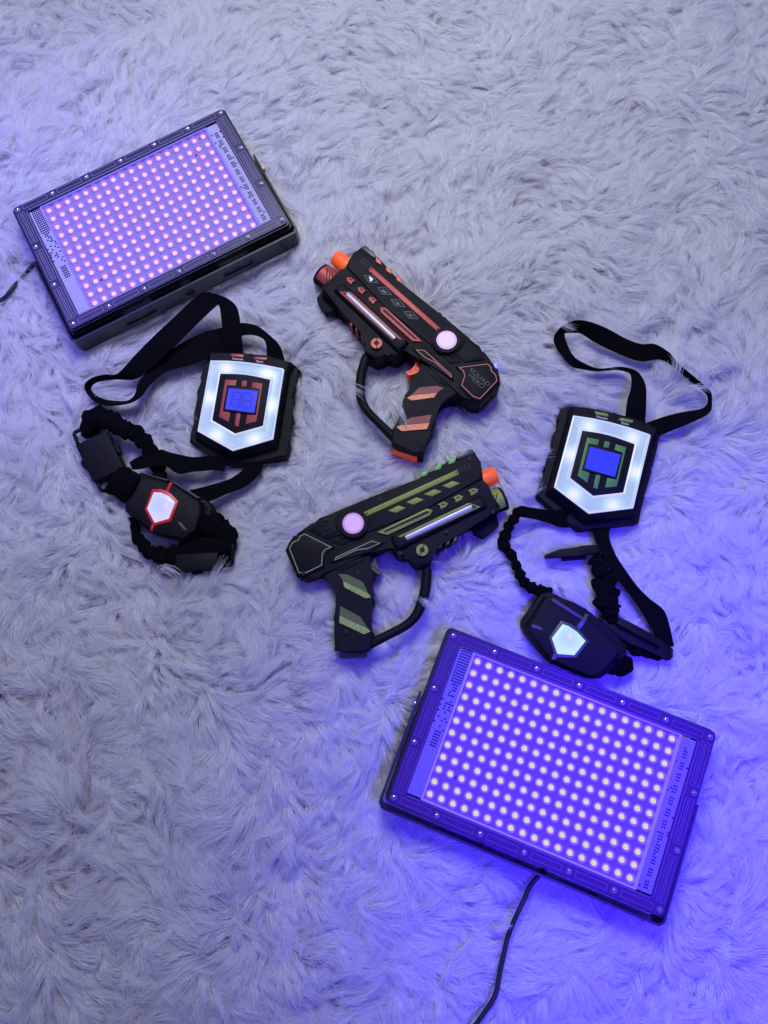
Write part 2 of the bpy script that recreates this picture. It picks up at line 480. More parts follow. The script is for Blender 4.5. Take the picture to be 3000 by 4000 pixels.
    br = link('bracket', bm, look['housing'], root, 20)
    for s, m_ in ((-1, M['steel']), (1, M['brass'])):
        bm = bmesh.new()
        add_tube(bm, [W(s*0.1415, 0.005, 0.022), W(s*0.1455, 0.005, 0.022)], 0.0042, 6)
        add_tube(bm, [W(s*0.1415, 0.005, 0.022), W(s*0.1428, 0.005, 0.022)], 0.0062, 14)
        link('bolt', bm, m_, br, 30)
    foot([W(-ax, by-0.002), W(ax, by-0.002), W(ax, by+0.002), W(-ax, by+0.002)], 0.021, z1)
    for s in (-1, 1): foot([W(s*ax-0.002, by), W(s*ax+0.002, by), W(s*ax+0.002, 0.018), W(s*ax-0.002, 0.018)], 0.012, z1)
    return root, W


def clear(name, tint, alpha, emis=None, estr=0, rough=0.08, fmax=0.6):
    """clear moulded plastic: mostly see-through with a sharp sheen"""
    m = bpy.data.materials.new(name); m.use_nodes = True; nt = m.node_tree
    out = nt.nodes['Material Output']; b = nt.nodes['Principled BSDF']
    b.inputs['Base Color'].default_value = (*tint, 1); b.inputs['Roughness'].default_value = rough
    if emis: b.inputs['Emission Color'].default_value = (*emis, 1); b.inputs['Emission Strength'].default_value = estr
    t = nt.nodes.new('ShaderNodeBsdfTransparent'); mx = nt.nodes.new('ShaderNodeMixShader')
    fr = nt.nodes.new('ShaderNodeLayerWeight'); fr.inputs['Blend'].default_value = 0.35
    mr = nt.nodes.new('ShaderNodeMapRange'); mr.inputs['To Min'].default_value = alpha; mr.inputs['To Max'].default_value = fmax
    nt.links.new(fr.outputs['Facing'], mr.inputs['Value']); nt.links.new(mr.outputs['Result'], mx.inputs['Fac'])
    nt.links.new(t.outputs[0], mx.inputs[1]); nt.links.new(b.outputs[0], mx.inputs[2]); nt.links.new(mx.outputs[0], out.inputs['Surface'])
    return m


soft = dict(
    housing=mat('black_diecast', (0.013, 0.012, 0.016), 0.3, bump=0.15, bscale=1500),
    rim=mat('clear_cover_over_black', (0.034, 0.028, 0.070), 0.35, coat=0.25, bump=0.04, bscale=80),
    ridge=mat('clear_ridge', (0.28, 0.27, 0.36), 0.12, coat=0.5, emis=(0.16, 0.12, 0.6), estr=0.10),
    board=mat('violet_lit_board', (0.12, 0.12, 0.17), 0.5, spec=0.2, bump=0.1, bscale=300, emis=(0.15, 0.115, 0.66), estr=0.72),  # LED light on the board is put into its own emission
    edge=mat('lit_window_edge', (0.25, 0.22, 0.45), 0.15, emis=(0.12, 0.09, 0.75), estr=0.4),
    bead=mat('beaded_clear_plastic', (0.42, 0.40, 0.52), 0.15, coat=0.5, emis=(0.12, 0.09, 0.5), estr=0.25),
    beaddark=mat('bead_over_dark_part', (0.012, 0.010, 0.04), 0.15, coat=0.4),
    chip=1.08, glint=(-0.0016, 0.0022), print=False,
    chipm=mat('lit_chip_pink', (0.05, 0.04, 0.05), 0.4, emis=(1.0, 0.72, 0.90), estr=1.0),
    cup=mat('lit_cup_magenta', (0.05, 0.03, 0.05), 0.4, emis=(0.74, 0.24, 0.84), estr=0.9),
    glintm=mat('painted_glint_pink', (0.4, 0.2, 0.4), 0.4, emis=(0.95, 0.25, 0.65), estr=0.9),
    dome=clear('clear_dome', (0.2, 0.14, 0.3), 0.10, (0.42, 0.16, 0.85), 0.7, fmax=0.8))
strong = dict(
    housing=mat('black_diecast_steel', (0.014, 0.012, 0.018), 0.3, bump=0.15, bscale=1500),
    rim=mat('clear_cover_glare_glow', (0.012, 0.010, 0.02), 0.45, spec=0.25, bump=0.04, bscale=80, emis=(0.035, 0.003, 0.36), estr=0.7),  # emission imitates the blue lens glare over the near lamp's frame
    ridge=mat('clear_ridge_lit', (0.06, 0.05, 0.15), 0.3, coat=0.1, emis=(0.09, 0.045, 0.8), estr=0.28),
    board=mat('blue_violet_lit_board', (0.04, 0.035, 0.08), 0.5, spec=0.2, bump=0.1, bscale=300, emis=(0.11, 0.040, 1.0), estr=0.66),  # emission stands in for the LEDs lighting the board
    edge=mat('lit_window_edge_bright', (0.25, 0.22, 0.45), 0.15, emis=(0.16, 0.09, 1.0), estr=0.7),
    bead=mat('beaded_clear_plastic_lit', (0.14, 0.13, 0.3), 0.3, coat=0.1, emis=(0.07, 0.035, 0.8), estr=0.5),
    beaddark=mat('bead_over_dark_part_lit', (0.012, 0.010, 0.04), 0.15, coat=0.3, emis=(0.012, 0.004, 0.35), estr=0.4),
    chip=1.14, glint=(0.0022, -0.0010), print=True,
    chipm=mat('lit_chip_cream', (0.01, 0.01, 0.01), 0.6, spec=0.0, emis=(0.72, 0.72, 0.45), estr=1.0),
    cup=mat('lit_cup_violet', (0.05, 0.03, 0.05), 0.4, emis=(0.42, 0.14, 0.95), estr=0.85),
    glintm=mat('painted_glint_violet', (0.4, 0.2, 0.4), 0.4, emis=(0.75, 0.45, 1.0), estr=0.9),
    dome=clear('clear_dome_bright', (0.06, 0.05, 0.1), 0.03, (0.40, 0.20, 1.0), 0.80, fmax=0.75))
lampA, WA = build_floodlight(-0.220806, 0.529920, R(20.965), soft, 'black UV floodlight with pink glowing LEDs, beside the red-fronted vest\'s neck strap')
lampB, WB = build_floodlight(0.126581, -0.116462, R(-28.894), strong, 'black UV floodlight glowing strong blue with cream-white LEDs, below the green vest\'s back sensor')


def cord(root, pts, m, press=True):
    bm = bmesh.new(); q = cr(pts, 6)
    add_tube(bm, [tuple(p) for p in q], 0.0024, 8); link('power_cord', bm, m, root, 60)
    if press: foot_path([tuple(p) for p in q[::2]], 0.004, 0.016, 0.026)


M['rubber'] = mat('black_rubber_cable', (0.010, 0.010, 0.012), 0.5, bump=0.1)
c8 = crop(1780, 3380, 0.28037)
cord(lampB, [P(c8((1420, -150)), 0.020), P(c8((1280, 0)), 0.0205)]+[P(c8(p), z) for p, z in (((1150, 150), .021), ((1030, 300), .0215), ((960, 460), .021), ((875, 640), .022), ((790, 830), .021), ((725, 1000), .021), ((690, 1150), .022), ((645, 1340), .023), ((605, 1540), .024), ((565, 1760), .025), ((490, 1920), .026), ((385, 2070), .026), ((270, 2230), .026), ((120, 2400), .025))], M['rubber'])
cord(lampA, [P(p, z) for p, z in (((205, 1010), .022), ((160, 1018), .022), ((125, 1040), .021), ((102, 1068), .017), ((80, 1095), .013), ((58, 1115), .018), ((38, 1140), .019), ((15, 1165), .017), ((-40, 1195), .015))], M['rubber'], False)


# ------------------------------------------------------------------ toy blasters
RC = crop(1200, 900, 800/1659)
GC = crop(1080, 1720, 1000/1659)
T0 = 0.046
# the second blaster is the same toy mirrored: fit its pose from matching points
pairs = [((1128, 898), (488, 548)), ((562, 918), (936, 710)), ((520, 313), (1160, 208)), ((1058, 797), (583, 475)), ((1568, 1241), (50, 708)), ((1408, 1399), (130, 884)), ((355, 378), (1300, 312)), ((935, 902), (640, 600)), ((1057, 1312), (432, 915)), ((973, 1609), (402, 1178)), ((763, 1627), (575, 1250)), ((844, 1378), (582, 1017))]
Xr = np.array([P(RC(a), T0)[:2] for a, b in pairs]); Xg = np.array([P(GC(b), T0)[:2] for a, b in pairs])
mr_, mg_ = Xr.mean(0), Xg.mean(0)
zr = (Xr-mr_)[:, 0]-1j*(Xr-mr_)[:, 1]; zg = (Xg-mg_)[:, 0]+1j*(Xg-mg_)[:, 1]
kk = (np.conj(zr)@zg)/(np.conj(zr)@zr)
print('blaster mirror fit scale', abs(kk), 'rms mm', 1000*np.sqrt(np.mean(np.abs(kk*zr-zg)**2)))
kk = kk*(1.0/abs(kk))*abs(kk)


def Rmap(p, z): return P(RC(p), z)


def Gmap(p, z):
    w = P(RC(p), T0); c = kk*((w[0]-mr_[0])-1j*(w[1]-mr_[1])); return Vector((mg_[0]+c.real, mg_[1]+c.imag, z))


BODY = [(305, 305), (392, 190), (394, 162), (430, 135), (470, 116), (548, 182), (557, 228), (760, 425), (1068, 668), (1290, 878), (1335, 885), (1398, 932), (1418, 968), (1420, 1000), (1520, 1088), (1522, 1130), (1562, 1175), (1568, 1241), (1408, 1399), (1330, 1395), (1260, 1350), (1167, 1265), (1020, 1105), (941, 1084), (802, 948), (773, 982), (726, 1013), (689, 1013), (647, 990), (625, 1012), (600, 1026), (570, 1034), (542, 1032), (463, 987), (474, 960), (477, 929), (479, 887), (455, 850), (335, 690), (115, 487), (120, 440), (275, 335)]
GRIP = [(905, 1065), (932, 1100), (915, 1150), (850, 1176), (841, 1200), (848, 1249), (838, 1300), (800, 1345), (776, 1365), (773, 1386), (782, 1423), (774, 1475), (742, 1554), (690, 1606), (681, 1706), (705, 1743), (878, 1798), (941, 1812), (946, 1774), (978, 1669), (1025, 1596), (1046, 1501), (1059, 1423), (1083, 1381), (1130, 1345), (1230, 1330), (1150, 1230), (1030, 1090)]
GUARD = [(480, 1020), (462, 1080), (440, 1160), (431, 1245), (432, 1330), (452, 1405), (500, 1478), (580, 1560), (650, 1630), (712, 1690)]


def build_blaster(F, c, label, extra):
    base = F((850, 850), 0.006)
    root = thing('toy_blaster', (base.x, base.y, 0.006), label, 'toy gun', 'toy laser blasters')

    def plate(name, pts, z0, z1, m, bevel=0.0006, parent=root, curve=0, seg=2):
        q = [tuple(p) for p in cr(pts, curve, True)] if curve else pts
        bm = bmesh.new(); add_prism(bm, [F(p, z1) for p in q], z0, z1, bevel, seg=seg)
        return link(name, bm, m, parent)

    def many(name, polys, z0, z1, m, bevel=0.0004, parent=root):
        bm = bmesh.new()
        for p in polys: add_prism(bm, [F(a, z1) for a in p], z0, z1, bevel, seg=1)
        return link(name, bm, m, parent)
    body = plate('body', BODY, 0.008, T0-0.002, M['black'], 0.0028)
    # raised upper shroud and its plates
    plate('shroud', [(322, 300), (396, 196), (400, 168), (440, 142), (545, 236), (760, 432), (1062, 678), (1280, 884), (1262, 950), (1180, 1040), (1010, 925), (650, 632)], T0-0.004, T0, M['black'], 0.0012, body)
    plate('rear_plate', [(1178, 985), (1288, 892), (1330, 900), (1402, 985), (1440, 1046), (1275, 1066)], T0-0.004, T0-0.0006, M['black'], 0.0007, body)
    plate('lower_rear_plate', [(1080, 1000), (1165, 985), (1245, 1068), (1160, 1075)], T0-0.004, T0-0.0008, M['black'], 0.0007, body)
    for k in range(5):     # chevron marks
        for (a, b) in (((1262, 960), (1290, 952)), ((1252, 985), (1247, 1012))):
            pass
    chev = []
    for k in range(5):
        ox, oy = 19*k, 16*k
        chev.append([(1262+ox, 957+oy), (1290+ox, 950+oy), (1292+ox, 957+oy), (1262+ox, 965+oy)])
        chev.append([(1247+ox, 968+oy), (1255+ox, 968+oy), (1252+ox, 992+oy), (1244+ox, 992+oy)])
    many('chevron_marks', chev, T0-0.001, T0-0.0002, M['hole'], 0, body)
    plate('rear_cover', [(1205, 1102), (1466, 1069), (1502, 1103), (1502, 1130), (1545, 1170), (1552, 1225), (1402, 1384), (1335, 1366), (1234, 1262), (1258, 1180), (1250, 1145)], T0-0.004, T0+0.0002, M['black'], 0.0010, body)
    bm = bmesh.new()
    add_outline(bm, [F(p, T0) for p in [(1222, 1110), (1461, 1081), (1492, 1110), (1492, 1136), (1529, 1171), (1539, 1220), (1400, 1367), (1345, 1349), (1248, 1257), (1274, 1178), (1264, 1142)]], 0.0008, T0-0.001, T0+0.0006)
    add_outline(bm, [F(p, T0) for p in [(880, 968), (949, 971), (1169, 1168), (1171, 1197), (1033, 1071), (959, 1037)]], 0.0008, T0-0.002, T0+0.0006)
    link('accent_line', bm, c['line'], root)
    plate('side_wedge', [(852, 950), (960, 948), (1188, 1160), (1186, 1222), (1020, 1092), (942, 1064)], T0-0.004, T0, M['black'], 0.0012, body)
    # side stripe, vents, arrows
    plate('side_stripe', [(495, 322), (520, 293), (1084, 795), (1052, 817)], T0-0.001, T0+0.0006, c['main'], 0.0003)
    many('stripe_screw', [[(520+7*math.cos(a), 313+7*math.sin(a)) for a in np.linspace(0, 5.5, 9)], [(1058+7*math.cos(a), 797+7*math.sin(a)) for a in np.linspace(0, 5.5, 9)]], T0, T0+0.0010, M['hole'], 0)
    many('vent', [[(457+22*k, 225+17*k), (466+22*k, 233+17*k), (434+22*k, 266+17*k), (425+22*k, 258+17*k)] for k in range(4)], T0-0.001, T0+0.0004, M['hole'], 0, body)
    for k in range(3):
        a = plate('arrow_mark', [(x+90*k, y+80*k) for x, y in [(317, 378), (355, 378), (397, 415), (367, 410), (357, 443), (320, 405)]], T0-0.004, T0-0.0002, c['main'], 0.0005)
        many('groove', [[(x+90*k, y+80*k) for x, y in [(337, 392), (352, 390), (368, 405), (360, 408), (350, 398), (341, 400)]]], T0-0.001, T0+0.0001, M['hole'], 0, a)
    a = plate('long_arrow_mark', [(588, 622), (635, 622), (935, 901), (850, 896), (597, 665)], T0-0.004, T0+0.0002, c['main'], 0.0006)
    many('groove', [[(611, 640), (630, 640), (892, 880), (872, 880), (610, 648)]], T0-0.001, T0+0.0006, M['hole'], 0, a)
    # fore-end: rounded tube housing with frosted light tube
    plate('fore_end', [(212, 478), (240, 440), (278, 418), (300, 420), (800, 878), (822, 900), (800, 932), (745, 972), (722, 968)], T0-0.008, T0+0.0030, M['black'], 0.0046, curve=0, seg=4)
    plate('tube_frame', [(257, 495), (355, 497), (772, 885), (682, 885)], T0+0.0005, T0+0.0034, c['main'], 0.0003)
    plate('tube_bed', [(283, 503), (346, 504), (748, 882), (684, 882)], T0+0.0005, T0+0.0037, M['hole'], 0)
    bm = bmesh.new()
    p0, p1 = F((322, 514), T0+0.003), F((710, 876), T0+0.003); p0.z = p1.z = 0
    ax_ = (p1-p0).normalized(); sd = Vector((-ax_.y, ax_.x, 0)); rw = (F((290, 508), T0)-F((345, 509), T0)).length*0.38
    add_tube(bm, [Vector((p.x, p.y, T0+0.0030)) for p in (p0, p0+ax_*0.004, p1-ax_*0.004, p1)], [rw*0.8, rw, rw, rw*0.9], 20, squash=0.6)
    link('light_tube', bm, M['tube'], root, 60)
    # muzzle: lower barrel with painted plate, orange tip above
    def cyl(name, a, b, r, z, m, n=28, squash=1.0, rs=None, parent=root):
        bm = bmesh.new(); A_, B_ = F(a, z), F(b, z)
        ts = [0, 0.03, 0.5, 1] if rs is None else rs[0]; k_ = [0.93, 1, 1, 1] if rs is None else rs[1]
        add_tube(bm, [A_+(B_-A_)*t for t in ts], [r*q for q in k_], n, squash=squash)
        return link(name, bm, m, parent)
    mz = cyl('muzzle', (112, 352), (285, 500), 0.0132, 0.029, M['black'], rs=([0, 0.04, 0.1, 0.12, 1], [0.97, 1.0, 1.0, 0.965, 0.965]))
    # bent paint plate that follows the muzzle's round side
    A_, B_ = F((127, 366), 0.029), F((246, 467), 0.029); ax_ = (B_-A_); L_ = ax_.length; ax_ = ax_.normalized(); sd = Vector((-ax_.y, ax_.x, 0))
    upside = 1 if sd.dot(F((400, 200), 0)-F((112, 352), 0)) > 0 else -1
    bm = bmesh.new(); rr = 0.0136; ring0 = []
    angs = np.linspace(-50, 62, 12)
    rows = [[bm.verts.new(A_+ax_*(L_*t)+sd*(upside*rr*math.sin(R(a)))+Vector((0, 0, rr*math.cos(R(a))))) for a in angs] for t in (0, .5, .9, 1)]
    low = [[bm.verts.new(A_+ax_*(L_*t)+sd*(upside*(rr-.002)*math.sin(R(a)))+Vector((0, 0, (rr-.002)*math.cos(R(a))))) for a in angs] for t in (0, 1)]
    for i in range(3):
        for k in range(11): bm.faces.new((rows[i][k], rows[i][k+1], rows[i+1][k+1], rows[i+1][k]))
    for k in range(11):
        bm.faces.new((rows[0][k], rows[0][k+1], low[0][k+1], low[0][k])); bm.faces.new((rows[3][k], rows[3][k+1], low[1][k+1], low[1][k]))
    mp = link('muzzle_plate', bm, c['main'], root, 50)
    bm = bmesh.new()
    def on(t_, a_, h_=0.0004): return A_+ax_*(L_*t_)+sd*(upside*(rr+h_)*math.sin(R(a_)))+Vector((0, 0, (rr+h_)*math.cos(R(a_))))
    for k in range(3):
        t_ = 0.14+0.17*k
        q_ = [[bm.verts.new(on(t_+0.42*u_+d_, 22-48*u_, h_)) for u_ in np.linspace(0, 1, 6)] for d_, h_ in ((0, .0004), (0.07, .0004))]
        for u_ in range(5): bm.faces.new((q_[0][u_], q_[0][u_+1], q_[1][u_+1], q_[1][u_]))
    link('slash_groove', bm, M['hole'], mp, 0)
    cyl('barrel_tip', (232, 215), (352, 322), 0.0094, 0.033, M['orange'], rs=([0, 0.015, 0.06, 1], [0.80, 0.95, 1.0, 1.0]))
    # front sight block with smoked window, coloured rail fins, rear rail
    plate('front_sight', [(432, 139), (470, 119), (545, 182), (551, 224), (530, 214)], 0.026, T0+0.0008, M['sight'], 0.0006)
    for k in range(3):
        ox, oy = 83*k, 74*k
        plate('rail_fin', [(554+ox, 208+oy), (596+ox, 242+oy), (600+ox, 281+oy), (556+ox, 252+oy)], 0.026, T0+0.0012, c['fin'], 0.0004)
    many('rear_rail', [[(1062+39*k, 664+36*k), (1075+39*k, 660+36*k), (1092+39*k, 678+36*k), (1090+39*k, 694+36*k), (1080+39*k, 700+36*k)] for k in range(6)], 0.02, T0-0.006, M['black'], 0.0006, body)
    plate('front_rail', [(75, 545), (112, 492), (250, 622), (228, 650), (150, 668), (105, 610)], 0.008, 0.030, M['black'], 0.002)
    for k in range(3):
        ox, oy = 44*k, 38*k
        plate('lower_fin', [(345+ox, 742+oy), (368+ox, 714+oy), (378+ox, 722+oy), (362+ox, 752+oy), (364+ox, 782+oy), (346+ox, 766+oy)], 0.016, 0.042, c['main'], 0.0005)
    plate('lower_rail', [(335, 690), (460, 852), (455, 880), (425, 858), (335, 745)], 0.010, 0.034, M['black'], 0.001, body)
    # knob of the fore-grip
    bm = bmesh.new(); kc = F((562, 918), T0)
    add_ring(bm, circle(kc, 0.0062), circle(kc, 0.0026), T0-0.002, T0+0.0016)
    kn = link('knob', bm, c['main'], root)
    bm = bmesh.new(); s_ = (F((562, 860), 0)-F((562, 918), 0)).normalized(); t_ = Vector((-s_.y, s_.x, 0))
    for sg in (1, -1):
        a0, a1 = kc+s_*(sg*0.0026), kc+s_*(sg*0.0062)
        add_prism(bm, [a0+t_*0.0005, a1+t_*0.0005, a1-t_*0.0005, a0-t_*0.0005], T0, T0+0.0019)
    add_prism(bm, circle(kc, 0.0025), T0-0.002, T0+0.0004, 0.0003)
    link('knob_slot', bm, M['hole'], kn)
    # lit dial
    bm = bmesh.new(); dc = F((1128, 898), T0)
    n = 40
    add_ring(bm, circle(dc, 0.0148, n), circle(dc, 0.0112, n), T0-0.003, T0+0.0040)
    add_ring(bm, circle(dc, 0.0158, n), circle(dc, 0.0140, n), T0-0.003, T0+0.0022)
    link('dial_ring', bm, M['black'], root)
    bm = bmesh.new(); add_prism(bm, circle(dc, 0.0111, n), T0-0.002, T0+0.0030, 0.0004, mi=1); add_prism(bm, circle(dc, 0.0088, n), T0+0.002, T0+0.0037, 0.0005, mi=0)
    link('dial_lens', bm, [M['dial'], M['dialrim']], root)
    # grip, trigger, guard
    plate('grip', GRIP, 0.006, T0-0.004, M['black'], 0.0042, seg=4)
    plate('grip_shoulder', [(932, 1092), (1012, 1100), (1150, 1245), (1120, 1262), (1046, 1215)], T0-0.008, T0-0.0032, M['black'], 0.001)
    for dk, lt in (([(839, 1336), (910, 1270), (1046, 1257), (1112, 1276), (1057, 1312)], [(807, 1357), (839, 1336), (1057, 1312), (1030, 1354), (844, 1378)]), ([(744, 1580), (836, 1515), (1010, 1491), (991, 1557)], [(721, 1591), (744, 1580), (991, 1557), (973, 1609), (763, 1627)])):
        bm = bmesh.new(); zt = T0-0.0030
        add_prism(bm, [F(p, zt) for p in dk], T0-0.006, zt, 0.0003, mi=0, seg=1)
        add_prism(bm, [F(p, zt+0.0003) for p in lt], T0-0.006, zt+0.0003, 0.0003, mi=1, seg=1)
        link('grip_stripe', bm, [c['grip'], c['lite']], root)
    plate('base_plate', [(693, 1758), (712, 1752), (880, 1796), (894, 1812), (890, 1852), (872, 1850), (694, 1784)], 0.012, 0.026, c['base'], 0.001)
    tr = plate('trigger', [(880, 1058), (908, 1074), (938, 1090), (934, 1122), (900, 1150), (845, 1170), (820, 1172), (803, 1146), (845, 1130), (872, 1100)], 0.012, 0.0312, c['trig'], 0.0006)
    bm = bmesh.new()
    add_outline(bm, [F(p, 0.032) for p in [(880, 1058), (908, 1074), (938, 1090), (934, 1122), (900, 1150), (845, 1170), (820, 1172), (803, 1146), (845, 1130), (872, 1100)]], 0.0012, 0.029, 0.0325)
    for a, b in (((868, 1115), (905, 1140)), ((845, 1132), (862, 1160))):
        A_, B_ = F(a, .03), F(b, .03); d = (B_-A_).normalized(); s_ = Vector((-d.y, d.x, 0))*0.0006
        add_prism(bm, [A_+s_, B_+s_, B_-s_, A_-s_], 0.029, 0.0325)
    link('rib', bm, c['trig'], tr)
    bm = bmesh.new(); gp = [F(tuple(p), 0.033) for p in cr(GUARD, 5)]
    add_tube(bm, gp, [0.0051+0.0004*math.sin(i*0.15) for i in range(len(gp))], 14, squash=1.15); link('hand_guard', bm, M['black'], root, 60)
    foot_path(gp, 0.0056, 0.020, 0.039)
    foot([F(p, T0) for p in BODY], 0.008, T0); foot([F(p, T0) for p in GRIP], 0.008, T0-0.004)
    # blue indicator lamp on the back of the housing
    bm = bmesh.new(); e = F((1516, 1105), 0.018)
    add_prism(bm, circle(e+(F((1600, 1060), .018)-e).normalized()*0.0012, 0.0018, 10), 0.016, 0.022, 0.0006); link('rear_lamp', bm, M['rearled'], root)
    extra(root, body, plate, many)
    return root


def red_extra(root, body, plate, many):
    icons = [(0, [(502, 370), (532, 390), (530, 400), (520, 408), (515, 413), (506, 410), (510, 398), (502, 383)], M['icon']),
             (1, [(612, 480), (622, 484), (640, 500), (644, 512), (634, 504), (630, 512), (624, 502), (606, 494)], M['icondim']),
             (2, [(722, 580), (734, 584), (748, 600), (744, 606), (736, 598), (730, 604), (724, 594)], M['icondim']),
             (3, [(826, 678), (838, 682), (856, 702), (846, 694), (838, 702), (834, 690), (822, 686)], M['icondim'])]
    for k, ic, m in icons:
        ox, oy = [(0, 0), (110, 97), (218, 194), (324, 292)][k]
        a = plate('selector_window', [(x+ox, y+oy) for x, y in [(441, 360), (530, 362), (588, 430), (492, 424)]], T0-0.001, T0+0.0003, M['gloss'], 0.0003)
        bm = bmesh.new(); add_outline(bm, [Rmap((x+ox, y+oy), T0+0.0006) for x, y in [(460, 363), (530, 365), (578, 428), (496, 420)]], 0.0004, T0, T0+0.0006)
        link('window_rim', bm, M['icondim'], a)
        b = plate('icon', ic, T0, T0+0.0007, m, 0, a)
    bm = bmesh.new()
    a, b = Rmap((1310, 1150), T0), Rmap((1445, 1268), T0); d = (b-a).normalized(); s = Vector((-d.y, d.x, 0))
    for t, q in (('SQUAD', (1398, 1190)), ('HERO', (1370, 1222))):
        c0 = Rmap(q, T0+0.0010)
        add_text(bm, t, 0.0066, lambda x, y, c0=c0: c0+d*(x*1.25)+s*y, 0.0008)
    link('raised_lettering', bm, mat('lettering_black', (0.014, 0.014, 0.017), 0.4, spec=0.4), root, 0)


def green_extra(root, body, plate, many):
    c4 = crop(1600, 1740, 440/1659)
    for k in range(4):
        ox, oy = -265*k, 121*k
        bm = bmesh.new(); add_prism(bm, [P(c4((x+ox, y+oy)), T0+0.0008) for x, y in [(470, 597), (630, 520), (750, 555), (595, 632)]], T0-0.001, T0+0.0008, 0.0005)
        link('diamond_mark', bm, M['green'], root)
    for x, y in ((672, 378), (318, 512), (172, 860), (526, 855), (800, 730), (1403, 462), (1100, 590), (453, 1240), (1250, 118)):
        zt = T0+0.0009 if y < 830 or x == 172 else T0-0.003
        bm = bmesh.new(); add_prism(bm, circle(P(GC((x, y)), zt), 0.0021, 14), T0-0.006, zt); link('screw_hole', bm, M['hole'], root)


redc = dict(main=M['red'], line=M['redline'], fin=M['orange_dark'], grip=M['redgrip'], lite=M['copper'], base=M['orange'], trig=M['orange'])
greenc = dict(main=M['green'], line=M['greenline'], fin=M['greenfin'], grip=M['greengrip'], lite=M['greenlite'], base=M['greengrip'], trig=M['greenbtn'])
redc['trig'] = mat('trigger_orange', (0.85, 0.09, 0.02), 0.4, bump=0.1, emis=(0.9, 0.07, 0.01), estr=0.08)  # slight added glow, as on the orange plastic
greenc['trig'] = mat('trigger_olive', (0.085, 0.095, 0.055), 0.4, bump=0.1)
build_blaster(Rmap, redc, 'black toy blaster with red stripes and copper-red grip bands, orange tip pointing up-left', red_extra)
build_blaster(Gmap, greenc, 'black toy blaster with olive green stripes and green grip bands, orange tip pointing right', green_extra)


# ------------------------------------------------------------------ laser tag vests
V1 = crop(700, 1320, 500/1659); V2 = crop(2050, 1540, 600/1659)
hp = [((410, 290), (525, 230)), ((1357, 403), (1362, 440)), ((1215, 1310), (1165, 1235)), ((685, 1460), (695, 1285)), ((235, 1205), (315, 1000)), ((530, 460), (625, 392)), ((1180, 538), (1188, 537)), ((725, 1240), (740, 1100)), ((425, 1065), (487, 905)), ((1085, 1140), (1062, 1060)), ((640, 648), (705, 560)), ((970, 970), (985, 890))]
rows = []
for (x, y), (a, b) in hp:
    rows.append([x, y, 1, 0, 0, 0, -a*x, -a*y, -a]); rows.append([0, 0, 0, x, y, 1, -b*x, -b*y, -b])
HM = np.linalg.svd(np.array(rows, float))[2][-1].reshape(3, 3)


def V2m(p):
    q = HM@np.array([p[0], p[1], 1.0]); return V2((q[0]/q[2], q[1]/q[2]))


OUT1 = [(388, 184), (840, 186), (885, 196), (912, 236), (960, 203), (1125, 214), (1450, 306), (1572, 420), (1522, 500), (1488, 570), (1480, 790), (1450, 812), (1450, 960), (1478, 1040), (1458, 1160), (1420, 1192), (1415, 1310), (1432, 1370), (1390, 1542), (1000, 1600), (760, 1650), (640, 1640), (360, 1500), (128, 1342), (152, 1225), (190, 1100), (215, 1000), (212, 850), (257, 700), (260, 600), (302, 520), (332, 350)]
OUT2 = [(488, 120), (700, 150), (925, 185), (965, 228), (1005, 207), (1180, 255), (1395, 330), (1470, 440), (1410, 560), (1405, 680), (1385, 780), (1345, 830), (1340, 940), (1310, 1070), (1265, 1110), (1268, 1230), (1235, 1390), (950, 1425), (640, 1470), (590, 1465), (440, 1370), (125, 1105), (155, 1010), (175, 940), (215, 915), (208, 800), (250, 660), (290, 640), (285, 540), (325, 400), (360, 370), (355, 270), (388, 160)]
TOPF = [(398, 190), (838, 192), (912, 242), (962, 210), (1118, 222), (1436, 310), (1376, 402), (1228, 1328), (690, 1490), (212, 1222), (396, 282)]
RING_O = [(404, 291), (640, 294), (860, 312), (1100, 346), (1340, 395), (1358, 410), (1295, 800), (1216, 1308), (690, 1460), (236, 1206), (322, 750)]
RING_I = [(530, 460), (740, 463), (860, 474), (960, 490), (1168, 535), (1180, 543), (1135, 830), (1085, 1140), (725, 1240), (425, 1065), (480, 750)]
RED_L = [(596, 540), (745, 546), (733, 620), (618, 610), (562, 942), (662, 966), (640, 1090), (515, 1025)]
RED_R = [(950, 572), (1080, 592), (1000, 1082), (860, 1116), (880, 992), (985, 1002), (1036, 660), (938, 645)]
RED_T = [(815, 552), (880, 557), (868, 634), (804, 629)]
RED_B = [(740, 975), (796, 977), (770, 1150), (716, 1136)]
BEZ = [(622, 622), (1042, 664), (992, 988), (566, 942)]
SCR = [(642, 648), (1020, 690), (970, 970), (596, 920)]
BTN1 = [(662, 204), (825, 212), (842, 250), (682, 240)]
BTN2 = [(992, 243), (1146, 252), (1128, 288), (958, 273)]
LEDS = [(612, 405), (1145, 470), (403, 777), (1210, 875), (485, 1258), (972, 1318)]
ZT = 0.040


